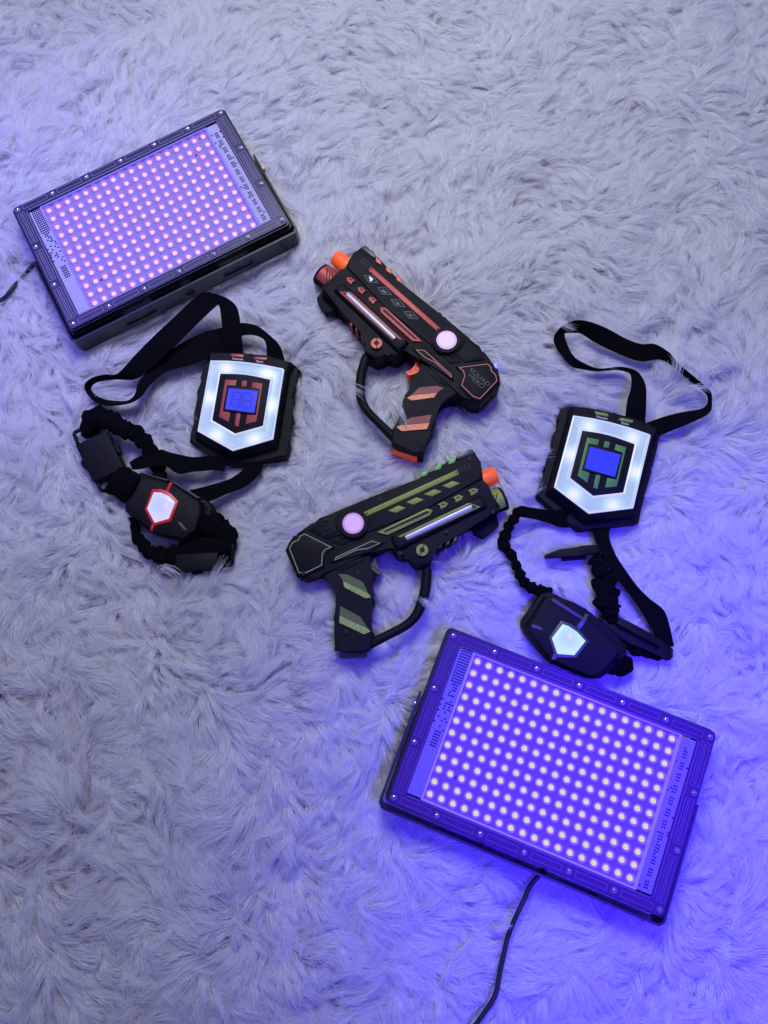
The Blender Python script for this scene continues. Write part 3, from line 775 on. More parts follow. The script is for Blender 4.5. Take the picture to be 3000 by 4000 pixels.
def build_chest(root, F, out_px, crest, btn, digits):
    def pl(name, pts, z0, z1, m, bevel=0.0006, parent=None, flare=0.0):
        bm = bmesh.new(); add_prism(bm, [P(F(p), z1) for p in pts], z0, z1, bevel, flare); return link(name, bm, m, parent)
    bm = bmesh.new(); o = [P(p, 0.024) for p in out_px]
    add_prism(bm, o, 0.008, 0.024, 0.0025)
    add_prism(bm, [P(F(p), ZT) for p in TOPF], 0.022, ZT, 0.0012, flare=0.085)
    unit = link('chest_unit', bm, M['black'], root); foot(o, 0.008, 0.024)
    # lit ring: outer lip, channel, inner lip
    N = 120
    ro = resample([P(F(p), ZT+0.002) for p in RING_O], N)
    # match inner outline to the outer one by proportion between corners
    def sub(poly, k=11): return subdiv_poly([P(F(p), ZT+0.002) for p in poly], k)
    so, si = sub(RING_O), sub(RING_I)
    bm = bmesh.new(); ts = [0, 0.10, 0.16, 0.5, 0.84, 0.90, 1.0]; hz = [0.0018, 0.0022, 0.0010, 0.0008, 0.0010, 0.0024, 0.0020]
    ring = []
    for t, h in zip(ts, hz): ring.append([bm.verts.new((a.x+(b.x-a.x)*t, a.y+(b.y-a.y)*t, ZT+h)) for a, b in zip(so, si)])
    dn = [[bm.verts.new((a.x, a.y, ZT-0.001)) for a in s] for s in (so, si)]
    n = len(so)
    for i in range(len(ts)-1):
        for k in range(n): bm.faces.new((ring[i][k], ring[i][(k+1) % n], ring[i+1][(k+1) % n], ring[i+1][k]))
    for k in range(n):
        bm.faces.new((ring[0][k], ring[0][(k+1) % n], dn[0][(k+1) % n], dn[0][k])); bm.faces.new((ring[-1][k], ring[-1][(k+1) % n], dn[1][(k+1) % n], dn[1][k]))
    bmesh.ops.subdivide_edges(bm, edges=[e for e in bm.edges if e.calc_length() > 0.0022], cuts=2, use_grid_fill=True)
    g = link('light_ring', bm, M['diffuser'], unit, 60)
    me = g.data; off = root_of(g)
    lp = [P(F(p), ZT+0.001) for p in LEDS]
    at = me.color_attributes.new('led_light', 'FLOAT_COLOR', 'POINT')
    for v in me.vertices:
        w = v.co+off; d = min(math.hypot(w.x-l.x, w.y-l.y) for l in lp)
        lip = w.z > ZT+0.0014
        g1 = math.exp(-(d/0.0085)**2); g2 = math.exp(-(d/0.0022)**2)
        c = np.array((0.27, 0.385, 0.56))*(1-g1)+np.array((0.62, 0.74, 0.97))*g1
        c = c*(1-0.75*g2)+np.array((1.0, 0.52, 0.66))*0.75*g2
        if lip: c = 0.45*c+0.55*np.array((0.58, 0.56, 0.82))
        at.data[v.index].color = (*c, 1)
    # crest: black shield with painted panels, display, buttons
    pl('crest', RING_I, ZT-0.001, ZT+0.0010, M['black'], 0.0005, unit)
    for p in (RED_L, RED_R, RED_T, RED_B): pl('crest_panel', p, ZT, ZT+0.0016, crest, 0.0002, unit)
    pl('display_bezel', BEZ, ZT, ZT+0.0030, M['gloss'], 0.0005, unit)
    bm = bmesh.new(); add_prism(bm, [P(F(p), ZT+0.0034) for p in SCR], ZT, ZT+0.0034, 0, mi=0)
    if digits:
        def q(u, v):     # display coordinates 0..1
            a, b, c_, d_ = [Vector(x) for x in SCR]; return P(F(tuple((a*(1-u)+b*u)*(1-v)+(d_*(1-u)+c_*u)*v)), ZT+0.0036)
        for u0 in (0.20, 0.58):
            u1 = u0+0.24; w, h = 0.05, 0.045
            for a, b, c_, d_ in ((u0, .14, u1, .14+h), (u0, .46, u1, .46+h), (u0, .80, u1, .80+h), (u0-w, .17, u0, .46), (u1, .17, u1+w, .46), (u0-w, .51, u0, .80), (u1, .51, u1+w, .80)):
                add_prism(bm, [q(a, b), q(c_, b), q(c_, d_), q(a, d_)], ZT+0.003, ZT+0.0036, mi=1)
    link('display', bm, [M['screen'], M['digit']], unit, 0)
    for p in (BTN1, BTN2):
        pl('button_well', [((x-cx)*1.16+cx, (y-cy)*1.45+cy) for (x, y) in p for cx, cy in [(sum(a for a, b in p)/4, sum(b for a, b in p)/4)]], ZT-0.002, ZT+0.0006, M['hole'], 0.0003, unit)
        pl('button', p, ZT, ZT+0.0022, btn, 0.0005, unit)
    for t, c, dx in (('ON/OFF', (757, 276), (60, 7)), ('TEAM', (1038, 309), (60, 9))):
        bm = bmesh.new(); z = ZT+0.0006
        a = P(F(c), z); d = (P(F((c[0]+dx[0], c[1]+dx[1])), z)-a).normalized(); s = Vector((-d.y, d.x, 0))
        add_text(bm, t, 0.0030, lambda x, y: a+d*(x*1.15)+s*y, 0.0003); link('lettering', bm, M['white'], unit, 0)
    return unit


def ribbon(root, name, C, rows_, m, per=4, thick=0.0012, press=True):
    """rows_: (edge A px, edge B px, zA, zB)"""
    q = cr([(*C(a), za, *C(b), zb) for a, b, za, zb in rows_], per)
    A = [P((p[0], p[1]), p[2]) for p in q]; B = [P((p[3], p[4]), p[5]) for p in q]
    bm = bmesh.new(); add_ribbon(bm, A, B, thick); o = link(name, bm, m, root, 50)
    if press:
        for i in range(0, len(A)-1, 2):
            j = min(i+2, len(A)-1)
            zt = (A[i].z+B[i].z)/2
            foot([A[i], A[j], B[j], B[i]], max(0.012, min(A[i].z, B[i].z)-0.004), max(A[i].z, B[i].z))
    return o


def ruched(root, name, C, pts, m, squash=0.55, amp=0.16, freq=9.0, per=7, press=True, seed=1):
    """gathered elastic band: pts (px, z, half width px) -> a flattened tube with folds"""
    r_ = random.Random(seed); q = cr([(*C(p), z, w) for p, z, w in pts], per)
    ctr = [P((a[0], a[1]), a[2]) for a in q]; pw = [(P((a[0]+a[3], a[1]), a[2])-P((a[0], a[1]), a[2])).length for a in q]
    L = 0; rad = []; path = []
    for i, c in enumerate(ctr):
        if i: L += (c-ctr[i-1]).length
        ph = L/0.0105*2*math.pi
        k = 1+amp*math.sin(ph+1.5*math.sin(L*70+seed))+amp*0.4*math.sin(2.3*ph+seed)
        rad.append(max(0.0015, pw[i]*k))
        t = (ctr[min(i+1, len(ctr)-1)]-ctr[max(i-1, 0)]).normalized(); s = Vector((-t.y, t.x, 0))
        path.append(c+s*(pw[i]*amp*0.7*math.sin(ph*0.5+seed*2))+Vector((0, 0, 0.0012*math.sin(ph+seed))))
    bm = bmesh.new(); add_tube(bm, path, rad, 14, squash=squash)
    for v in bm.verts: v.co += Vector((r_.uniform(-1, 1), r_.uniform(-1, 1), r_.uniform(-1, 1)))*0.0003
    o = link(name, bm, m, root, 70)
    if press:
        for i in range(0, len(ctr)-2, 2): foot_path([ctr[i], ctr[i+2]], pw[i]*0.95, max(0.010, ctr[i].z-pw[i]*squash), ctr[i].z+pw[i]*squash)
    return o


def block(root, name, C, pts, z0, z1, m, bevel=0.001, flare=0.0, press=True, smooth=35, seg=2):
    bm = bmesh.new(); o = [P(C(p), z1) for p in pts]; add_prism(bm, o, z0, z1, bevel, flare, seg=seg)
    if press: foot(o, z0, z1)
    return link(name, bm, m, root, smooth)


def loop_bar(root, name, C, pts, z, r, m):
    bm = bmesh.new(); add_tube(bm, [P(C(p), z) for p in pts], r, 8); return link(name, bm, m, root, 60)


# --- red vest, left
b0 = P((880, 1590), 0.01)
red_vest = thing('laser_tag_vest', (b0.x, b0.y, 0.008), 'black laser tag vest with red crest and red buttons, straps looped to its left', 'laser tag vest', 'laser tag vests')
build_chest(red_vest, V1, [V1(p) for p in OUT1], M['crestred'], M['redbtn'], True)
C1 = crop(260, 1100, 940/1659)
ribbon(red_vest, 'neck_strap', C1, [
    ((1218, 520), (1085, 520), .030, .030), ((1213, 440), (1080, 440), .036, .036), ((1202, 320), (1071, 300), .042, .042), ((1178, 185), (1060, 200), .046, .046), ((1120, 122), (1050, 165), .049, .046), ((1040, 88), (1046, 160), .049, .046), ((955, 72), (1036, 164), .047, .045),
    ((880, 115), (955, 238), .044, .044), ((760, 230), (862, 330), .041, .041), ((620, 360), (722, 470), .038, .038), ((480, 500), (620, 560), .035, .035), ((350, 635), (490, 668), .033, .026), ((265, 643), (340, 672), .034, .022), ((178, 665), (215, 690), .034, .022), ((126, 712), (168, 730), .034, .022),
    ((146, 775), (188, 772), .034, .022), ((215, 838), (255, 812), .034, .022), ((310, 853), (350, 826), .034, .022), ((430, 838), (425, 822), .034, .022), ((515, 790), (475, 775), .034, .024), ((575, 710), (500, 690), .032, .026), ((680, 622), (600, 580), .030, .028), ((830, 580), (725, 470), .029, .029), ((950, 535), (850, 397), .029, .029), ((1060, 480), (960, 345), .029, .029), ((1110, 430), (1075, 318), .029, .029),
    ((1165, 395), (1155, 294), .029, .029), ((1218, 370), (1225, 287), .030, .030), ((1290, 368), (1318, 308), .031, .031), ((1355, 395), (1405, 375), .033, .033), ((1378, 450), (1472, 445), .033, .033), ((1380, 560), (1506, 550), .028, .028)], M['cloth'])
CA = crop(280, 1580, 400/1659); CB = crop(440, 1820, 520/1659); CC3 = crop(480, 1740, 580/1659)
# gathered elastic from the left buckle over to the fold
ruched(red_vest, 'elastic_band', CA, [((330, 470), .026, 34), ((300, 330), .028, 40), ((330, 220), .032, 42), ((480, 215), .034, 40), ((640, 270), .034, 38), ((760, 350), .034, 34), ((920, 430), .033, 34), ((1060, 490), .032, 32), ((1160, 590), .030, 32), ((1250, 720), .028, 30), ((1330, 830), .026, 30)], M['elastic'], seed=3, amp=0.13)
ribbon(red_vest, 'waist_strap', CC3, [((1180, 60), (1130, 290), .026, .026), ((1050, 110), (1020, 275), .028, .028), ((930, 122), (900, 285), .030, .030), ((780, 132), (760, 295), .031, .031), ((640, 105), (640, 318), .032, .032), ((520, 78), (560, 285), .033, .033), ((430, 48), (480, 235), .034, .034), ((330, 78), (330, 235), .034, .034), ((180, 128), (200, 262), .033, .033), ((75, 190), (110, 270), .031, .031)], M['elastic'], thick=0.002)
ruched(red_vest, 'elastic_band', CC3, [((420, 200), .026, 30), ((400, 290), .024, 28), ((400, 400), .022, 30)], M['elastic'], seed=5)
ribbon(red_vest, 'waist_strap', CC3, [((1560, 130), (1380, 150), .020, .022), ((1553, 250), (1345, 265), .024, .024), ((1500, 345), (1240, 355), .026, .026), ((1350, 465), (1100, 410), .027, .027), ((1180, 530), (960, 450), .028, .028), ((1000, 610), (800, 490), .028, .028), ((900, 640), (740, 500), .028, .028)], M['elastic'], thick=0.002)
# left buckle
bk = block(red_vest, 'buckle', CA, [(60, 660), (210, 590), (525, 430), (555, 440), (832, 1012), (700, 1090), (365, 1255), (335, 1245)], 0.016, 0.032, M['black'], 0.0008)
loop_bar(bk, 'buckle_loop', CA, [(105, 640), (40, 490), (50, 455), (160, 400), (330, 320)], 0.027, 0.0022, M['black'])
loop_bar(bk, 'buckle_loop', CA, [(400, 1225), (480, 1395), (510, 1405), (620, 1345), (700, 1300)], 0.027, 0.0022, M['black'])
for p in ([(650, 660), (690, 632), (730, 660), (780, 760), (775, 795), (735, 770)], [(180, 890), (140, 905), (140, 945), (190, 1035), (235, 1060), (262, 1050)]): block(bk, 'release_tab', CA, p, 0.018, 0.027, M['black'], 0.001, press=False)
ruched(red_vest, 'elastic_band', CA, [((660, 1230), .026, 50), ((760, 1260), .027, 58), ((880, 1300), .027, 62), ((1000, 1350), .026, 60)], M['elastic'], seed=8, amp=0.08)
# back sensor
H1 = [(300, 102), (352, 76), (690, 168), (745, 192), (1100, 400), (1198, 440), (1252, 540), (1192, 612), (1130, 822), (900, 938), (480, 838), (190, 592), (150, 560), (152, 490)]
TOP1 = [(350, 130), (690, 205), (740, 230), (1075, 435), (1090, 560), (1030, 790), (880, 905), (500, 820), (205, 570), (225, 470)]


def back_sensor(root, C, hull, top, bez, lens, spikes, led, lit_facets, bezm, tint):
    bm = bmesh.new(); zt = 0.044
    o = [P(C(p), 0.030) for p in hull]
    add_prism(bm, o, 0.012, 0.030, 0.002)
    add_prism(bm, [P(C(p), zt-0.002) for p in top], 0.028, zt-0.002, 0.002, flare=0.05)
    foot(o, 0.012, 0.034)
    s = link('back_sensor', bm, M['black'], root)
    bm = bmesh.new(); add_prism(bm, [P(C(p), zt) for p in bez], zt-0.005, zt, 0.0008)
    for p in spikes: add_prism(bm, [P(C(a), zt-0.0004) for a in p], zt-0.006, zt-0.0004, 0.0004)
    link('bezel', bm, bezm, s)
    bm = bmesh.new(); pts = subdiv_poly([P(C(p), zt+0.001) for p in lens], 6); c = sum((Vector((p.x, p.y, 0)) for p in pts), Vector())/len(pts)
    rings = []
    for k, (t, h) in enumerate(((1, -0.002), (1, 0.0004), (0.94, 0.0012), (0.8, 0.0017), (0.6, 0.0021), (0.4, 0.0023), (0.2, 0.0024))):
        rings.append([bm.verts.new((c.x+(p.x-c.x)*t, c.y+(p.y-c.y)*t, zt+h)) for p in pts])
    n = len(pts)
    for i in range(len(rings)-1):
        for k in range(n): bm.faces.new((rings[i][k], rings[i][(k+1) % n], rings[i+1][(k+1) % n], rings[i+1][k]))
    bm.faces.new(rings[-1])
    bmesh.ops.subdivide_edges(bm, edges=[e for e in bm.edges if e.calc_length() > 0.0012], cuts=2, use_grid_fill=True)
    g = link('lens', bm, M['diffuser'], s, 60); off = root_of(g); l = P(C(led), zt+0.002)
    at = g.data.color_attributes.new('led_light', 'FLOAT_COLOR', 'POINT')
    for v in g.data.vertices:
        w = v.co+off; d = math.hypot(w.x-l.x, w.y-l.y); e = math.hypot(w.x-c.x, w.y-c.y)
        c1 = np.array(tint[0])*math.exp(-(e/0.011)**2)+np.array(tint[1])*(1-math.exp(-(e/0.011)**2)); g2 = math.exp(-(d/0.0026)**2)
        at.data[v.index].color = (*(c1*(1-.7*g2)+np.array((0.95, 0.50, 0.72))*.7*g2), 1)
    for p in lit_facets: block(s, 'lit_facet', C, p, zt-0.010, zt-0.0012, M['grey'], 0.0003, press=False)  # grey plates paint the light caught by the black chamfers
    return s


back_sensor(red_vest, CB, H1, TOP1, [(490, 288), (590, 284), (665, 305), (725, 342), (816, 440), (720, 690), (500, 746), (398, 540)], [(510, 326), (600, 331), (700, 376), (776, 450), (695, 656), (520, 706), (426, 530)],
            [[(660, 310), (700, 222), (728, 198), (735, 206), (692, 330)], [(478, 735), (512, 740), (488, 812), (468, 808)]], (665, 495),
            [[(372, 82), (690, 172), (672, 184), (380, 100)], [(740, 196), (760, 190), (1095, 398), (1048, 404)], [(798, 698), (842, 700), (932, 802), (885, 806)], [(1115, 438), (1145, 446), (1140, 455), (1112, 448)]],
            mat('translucent_red_rim', (0.42, 0.015, 0.015), 0.35, emis=(0.6, 0.01, 0.01), estr=0.22), ((0.36, 0.44, 0.92), (0.52, 0.53, 0.92)))
# right side band, folded, with the second buckle
ruched(red_vest, 'elastic_band', CB, [((1130, 760), .026, 44), ((1240, 740), .027, 48), ((1350, 790), .026, 46), ((1440, 890), .025, 36), ((1450, 990), .024, 32), ((1400, 1090), .023, 30), ((1340, 1150), .022, 26)], M['elastic'], seed=12, amp=0.10)
bk = block(red_vest, 'buckle', CB, [(790, 1100), (1310, 1076), (1312, 1275), (774, 1312)], 0.018, 0.034, M['black'], 0.0008)
loop_bar(bk, 'buckle_loop', CB, [(1300, 1250), (1470, 1238), (1490, 1220), (1500, 1010), (1490, 960)], 0.026, 0.0022, M['black'])
loop_bar(bk, 'buckle_loop', CB, [(790, 1280), (650, 1282), (630, 1270), (640, 1225)], 0.026, 0.0022, M['black'])
block(bk, 'release_tab', CB, [(975, 1310), (1040, 1290), (1120, 1310), (1110, 1340), (1040, 1365), (985, 1345)], 0.017, 0.024, M['black'], 0.001, press=False)
ribbon(red_vest, 'elastic_band', CB, [((800, 1120), (815, 960), .030, .030), ((960, 1110), (960, 930), .031, .031), ((1130, 1100), (1120, 905), .031, .031), ((1310, 1095), (1310, 905), .030, .030), ((1420, 1040), (1430, 880), .028, .028)], M['elastic'], thick=0.003)
ruched(red_vest, 'elastic_band', CB, [((270, 640), .020, 18), ((280, 790), .022, 19), ((345, 945), .024, 24), ((465, 1070), .026, 27), ((620, 1120), .027, 36), ((720, 1130), .028, 38), ((800, 1140), .028, 40)], M['elastic'], seed=21, amp=0.15)

# --- green vest, right
b0 = P((2320, 1820), 0.01)
green_vest = thing('laser_tag_vest', (b0.x, b0.y, 0.008), 'black laser tag vest with green crest and olive buttons, neck strap looped above it', 'laser tag vest', 'laser tag vests')
build_chest(green_vest, V2m, [V2(p) for p in OUT2], M['crestgreen'], M['greenbtn'], False)
C2 = crop(1900, 1200, 960/1416)
ribbon(green_vest, 'neck_strap', C2, [
    ((912, 690), (800, 670), .026, .026), ((920, 560), (808, 560), .033, .033), ((919, 460), (833, 460), .035, .033), ((892, 395), (832, 395), .036, .030), ((850, 362), (812, 373), .036, .026), ((770, 346), (745, 359), .036, .023), ((650, 356), (636, 367), .036, .022), ((570, 328), (535, 352), .034, .023), ((505, 285), (482, 336), .032, .025), ((465, 212), (412, 250), .030, .028),
    ((449, 156), (388, 185), .029, .032), ((470, 148), (412, 135), .027, .035), ((505, 148), (455, 98), .025, .037), ((548, 152), (525, 76), .024, .038), ((620, 200), (600, 86), .025, .038), ((720, 250), (705, 127), .026, .037), ((830, 297), (805, 182), .028, .035), ((905, 312), (890, 212), .028, .034), ((1000, 302), (970, 212), .027, .034), ((1062, 332), (1050, 260), .025, .035), ((1122, 378), (1105, 325), .023, .036), ((1184, 432), (1192, 400), .022, .036), ((1243, 477), (1252, 450), .022, .036), ((1275, 512), (1291, 490), .022, .036),
    ((1273, 560), (1297, 545), .022, .035), ((1232, 590), (1284, 608), .025, .033), ((1130, 605), (1182, 664), .028, .031), ((1020, 632), (1092, 702), .028, .028), ((920, 668), (1000, 740), .024, .024)], M['cloth'])
CD = crop(1900, 1940, 500/1659); CE = crop(2020, 2260, 520/1659); CG = crop(2280, 2080, 400/1659)
ribbon(green_vest, 'waist_strap', CD, [((1120, 190), (1060, 400), .022, .022), ((1000, 160), (960, 395), .024, .024), ((860, 182), (840, 350), .026, .026), ((700, 162), (690, 305), .028, .028), ((560, 142), (560, 278), .030, .030), ((440, 122), (470, 265), .031, .031), ((372, 160), (455, 262), .031, .031)], M['elastic'], thick=0.003)
ruched(green_vest, 'elastic_band', CD, [((420, 170), .026, 18), ((350, 290), .027, 20), ((290, 400), .026, 20), ((240, 500), .025, 22), ((215, 590), .024, 22), ((270, 700), .025, 21), ((350, 790), .026, 18), ((385, 900), .026, 18), ((450, 1030), .026, 20), ((510, 1140), .026, 21), ((610, 1190), .026, 22), ((720, 1220), .026, 22), ((830, 1260), .025, 20)], M['elastic'], seed=31, amp=0.17)
ribbon(green_vest, 'waist_strap', C2, [((720, 1250), (605, 1265), .020, .020), ((706, 1320), (625, 1330), .025, .025), ((735, 1410), (655, 1400), .031, .031), ((790, 1500), (715, 1515), .030, .030), ((870, 1610), (785, 1605), .029, .029), ((940, 1680), (850, 1690), .028, .028), ((1020, 1745), (905, 1770), .028, .028), ((1052, 1830), (950, 1850), .027, .027), ((1070, 1910), (1000, 1940), .026, .026), ((1080, 1950), (1020, 1965), .024, .024)], M['elastic'], thick=0.0022)
clip = block(green_vest, 'buckle', CD, [(780, 745), (940, 682), (1160, 655), (1240, 632), (1462, 620), (1482, 725), (1300, 745), (1180, 765), (930, 775), (795, 785)], 0.016, 0.030, M['black'], 0.0008)
block(clip, 'release_tab', CD, [(1000, 775), (1300, 740), (1310, 800), (1005, 822)], 0.014, 0.024, M['black'], 0.0006, press=False)
ruched(green_vest, 'elastic_band', CG, [((170, 400), .024, 30), ((230, 520), .026, 34), ((320, 650), .027, 30), ((390, 770), .027, 34), ((350, 900), .028, 44), ((365, 1040), .029, 46), ((390, 1150), .029, 46), ((420, 1260), .028, 34), ((440, 1390), .026, 30), ((470, 1500), .022, 26)], M['elastic'], seed=41, amp=0.20)
bk = block(green_vest, 'buckle', CG, [(250, 1392), (320, 1380), (540, 1470), (1180, 1690), (1448, 1885), (1455, 2010), (1395, 2074), (1255, 2003), (760, 1800), (430, 1610)], 0.014, 0.028, M['black'], 0.0008)
block(bk, 'buckle_plate', CG, [(575, 1364), (900, 1530), (1178, 1680), (1240, 1862), (880, 1660), (535, 1482)], 0.020, 0.034, M['black'], 0.0008, press=False)
block(bk, 'buckle_lip', CG, [(1440, 1880), (1456, 1900), (1452, 2010), (1432, 1990)], 0.02, 0.031, M['grey'], 0.0004, press=False)
ruched(green_vest, 'elastic_band', CG, [((700, 1800), .020, 24), ((860, 1880), .020, 26), ((1000, 1930), .020, 24), ((1130, 1960), .019, 24), ((1240, 1980), .018, 18)], M['elastic'], seed=51)
H2 = [(300, 182), (400, 166), (465, 186), (700, 320), (865, 374), (1040, 530), (1250, 690), (1368, 880), (1372, 960), (1105, 1165), (1050, 1240), (945, 1250), (890, 1240), (450, 1055), (395, 1015), (112, 665), (70, 590), (75, 510)]
TOP2 = [(370, 230), (440, 250), (800, 500), (880, 470), (1210, 850), (1290, 920), (1080, 1130), (1020, 1215), (900, 1215), (470, 1030), (400, 980), (150, 660), (170, 560)]
back_sensor(green_vest, CE, H2, TOP2, [(545, 525), (670, 560), (790, 650), (900, 785), (740, 990), (490, 985), (460, 930), (395, 735)], [(570, 568), (640, 590), (750, 665), (855, 778), (715, 955), (505, 938), (435, 742)],
            [[(735, 600), (800, 520), (858, 434), (896, 450), (850, 540), (785, 645)], [(460, 930), (505, 985), (470, 1016), (428, 1008)]], (662, 712),
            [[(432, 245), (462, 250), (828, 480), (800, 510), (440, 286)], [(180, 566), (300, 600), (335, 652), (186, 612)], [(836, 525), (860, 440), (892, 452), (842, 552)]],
            mat('dark_green_rim', (0.05, 0.065, 0.06), 0.35, bump=0.1), ((0.28, 0.50, 0.84), (0.48, 0.68, 0.74)))
ruched(green_vest, 'elastic_band', CE, [((1180, 1000), .022, 50), ((1270, 1060), .022, 48), ((1350, 1130), .020, 38), ((1390, 1180), .018, 22)], M['elastic'], seed=61, amp=0.12)

# ------------------------------------------------------------------ the shaggy rug
X0, X1, Y0, Y1 = -0.66, 0.80, -0.58, 1.10
rug = thing('shaggy_rug', ((X0+X1)/2, (Y0+Y1)/2, -0.004), 'white long-pile faux fur rug filling the whole picture under everything', 'rug')
bm = bmesh.new()
add_prism(bm, [(X0, Y0), (X1, Y0), (X1, Y1), (X0, Y1)], -0.004, 0.0, 0)
link('backing', bm, mat('rug_backing', (0.78, 0.78, 0.79), 0.9, bump=0.5, bscale=200), rug, 0)

# height maps of what lies on the pile
RES = 0.002
gx = np.arange(X0, X1, RES); gy = np.arange(Y0, Y1, RES); NX, NY = len(gx), len(gy)
HB = np.full((NX, NY), 9.0, np.float32); HT = np.zeros((NX, NY), np.float32)
for poly, zb, zt in FOOT:
    q = np.array(poly); lo, hi = q.min(0), q.max(0)
    i0, i1 = max(0, int((lo[0]-X0)/RES)-1), min(NX, int((hi[0]-X0)/RES)+2); j0, j1 = max(0, int((lo[1]-Y0)/RES)-1), min(NY, int((hi[1]-Y0)/RES)+2)
    if i1 <= i0 or j1 <= j0: continue
    xx, yy = np.meshgrid(gx[i0:i1], gy[j0:j1], indexing='ij'); ins = np.zeros(xx.shape, bool); n = len(q)
    for a in range(n):
        xa, ya = q[a]; xb, yb = q[(a+1) % n]
        cnd = ((ya > yy) != (yb > yy)) & (xx < (xb-xa)*(yy-ya)/((yb-ya) if yb != ya else 1e-12)+xa); ins ^= cnd
    HB[i0:i1, j0:j1][ins] = np.minimum(HB[i0:i1, j0:j1][ins], zb); HT[i0:i1, j0:j1][ins] = np.maximum(HT[i0:i1, j0:j1][ins], zt)
cover = (HB < 5).astype(np.float32)


def blur(a, r):
    k = 2*r+1
    for ax in (0, 1):
        c = np.cumsum(np.pad(a, [(r+1, r) if ax == 0 else (0, 0), (r+1, r) if ax == 1 else (0, 0)], mode='edge'), axis=ax)
        a = (np.take(c, range(k, c.shape[ax]), axis=ax)-np.take(c, range(0, c.shape[ax]-k), axis=ax))/k
    return a


deep = blur(cover, 4)          # about 1 well inside a footprint
near = blur(cover, 8)


def fields(x, y, seed, waves, lo, hi):
    r_ = np.random.default_rng(seed); v = np.zeros_like(x)
    for _ in range(waves):
        wl = np.exp(r_.uniform(math.log(lo), math.log(hi))); a = r_.uniform(0, 2*math.pi)
        v += (wl/hi)**0.5*np.sin(2*math.pi*(x*math.cos(a)+y*math.sin(a))/wl+r_.uniform(0, 6.28))
    return v/math.sqrt(waves*0.25)


SP = 0.0053; NS = 28; NP = 7
lx, ly = np.meshgrid(np.arange(X0, X1, SP), np.arange(Y0, Y1, SP), indexing='ij')
lx = (lx+rng.uniform(-.5, .5, lx.shape)*SP).ravel(); ly = (ly+rng.uniform(-.5, .5, ly.shape)*SP).ravel()
# keep only the pile this picture and views near it can show
PXf = 0.14
dx = lx; dy = ly; zc = -CAMZ
fw = dy*CF.y+zc*CF.z+dx*CF.x
su = (dx*CR.x+dy*CR.y+zc*CR.z)/fw*FPX; sv = -(dx*CU.x+dy*CU.y+zc*CU.z)/fw*FPX
keep = (np.abs(su) < 1500*1.16) & (np.abs(sv) < 2000*1.12)
ci = np.clip(((lx-X0)/RES).astype(int), 0, NX-1); cj = np.clip(((ly-Y0)/RES).astype(int), 0, NY-1)
keep &= ~((deep[ci, cj] > 0.93) & (HB[ci, cj] < 0.0165))
lx, ly = lx[keep], ly[keep]; ci, cj = ci[keep], cj[keep]; NLK = len(lx)
mixy = np.clip((ly-0.12+0.25*lx)/0.38, 0, 1)
ang = (0.35*mixy-0.95*(1-mixy))+(0.55*mixy+1.2*(1-mixy))*fields(lx, ly, 5, 7, 0.12, 0.45)+(0.35+0.25*(1-mixy))*fields(lx, ly, 8, 10, 0.035, 0.10)+rng.normal(0, 0.22, NLK)
ang = np.where(rng.random(NLK) < 0.06, rng.uniform(0, 6.28, NLK), ang)
hgt = 0.0172+0.0028*fields(lx, ly, 9, 8, 0.05, 0.16)+0.0022*fields(lx, ly, 19, 12, 0.022, 0.05)+rng.normal(0, 0.0016, NLK); hgt = np.clip(hgt, 0.008, 0.032)*(1-0.45*np.clip(near[ci, cj]*2.0, 0, 1))
lenl = np.clip(0.036+0.005*fields(lx, ly, 12, 8, 0.05, 0.2)+rng.normal(0, 0.006, NLK), 0.020, 0.06)
over = rng.random(NLK) < 0.016
clump = np.clip(rng.normal(0.60, 0.20, NLK), 0.10, 0.95)
bend = rng.normal(0, 0.42, NLK)+0.3*fields(lx, ly, 15, 8, 0.03, 0.08)
K = NLK*NS
print('locks', NLK, 'strands', K)
rep = lambda a: np.repeat(a, NS)
t = np.linspace(0, 1, NP)[None, :]
th = rng.uniform(0, 6.283, K); rr = 0.0058*np.sqrt(rng.random(K)); ox, oy = rr*np.cos(th), rr*np.sin(th)
A = rep(ang)+rng.normal(0, 0.075, K); Ls = rep(lenl)*rng.uniform(0.72, 1.08, K); Hs = rep(hgt)*rng.uniform(0.90, 1.08, K); cl = rep(clump); bd = rep(bend)+rng.normal(0, 0.07, K)
stray = rng.random(K) < 0.02
A = np.where(stray, A+rng.normal(0, 0.7, K), A); cl = np.where(stray, cl*0.2, cl); Hs = np.where(stray, Hs*1.25, Hs)
# arc-length along a curve that rises from the backing, then lies over
tt = np.linspace(0, 1, NP); rise = np.sin(np.clip(tt*1.9, 0, math.pi/2))-0.34*np.clip(tt-0.5, 0, 1)**1.2
hor = 0.10*tt+0.90*tt**1.35
wx = rng.normal(0, 0.00022, (K, NP))*t; wy = rng.normal(0, 0.00022, (K, NP))*t
al = A[:, None]+bd[:, None]*(t-0.25)
step = np.diff(hor, prepend=0)[None, :]*Ls[:, None]
px_ = rep(lx)[:, None]+ox[:, None]*(1-cl[:, None]*t**0.8)+np.cumsum(step*np.cos(al), 1)+wx
py_ = rep(ly)[:, None]+oy[:, None]*(1-cl[:, None]*t**0.8)+np.cumsum(step*np.sin(al), 1)+wy
pz_ = Hs[:, None]*rise[None, :]*(1+0.18*(rr/0.0052)[:, None]*0)+rng.normal(0, 0.0002, (K, NP))*t
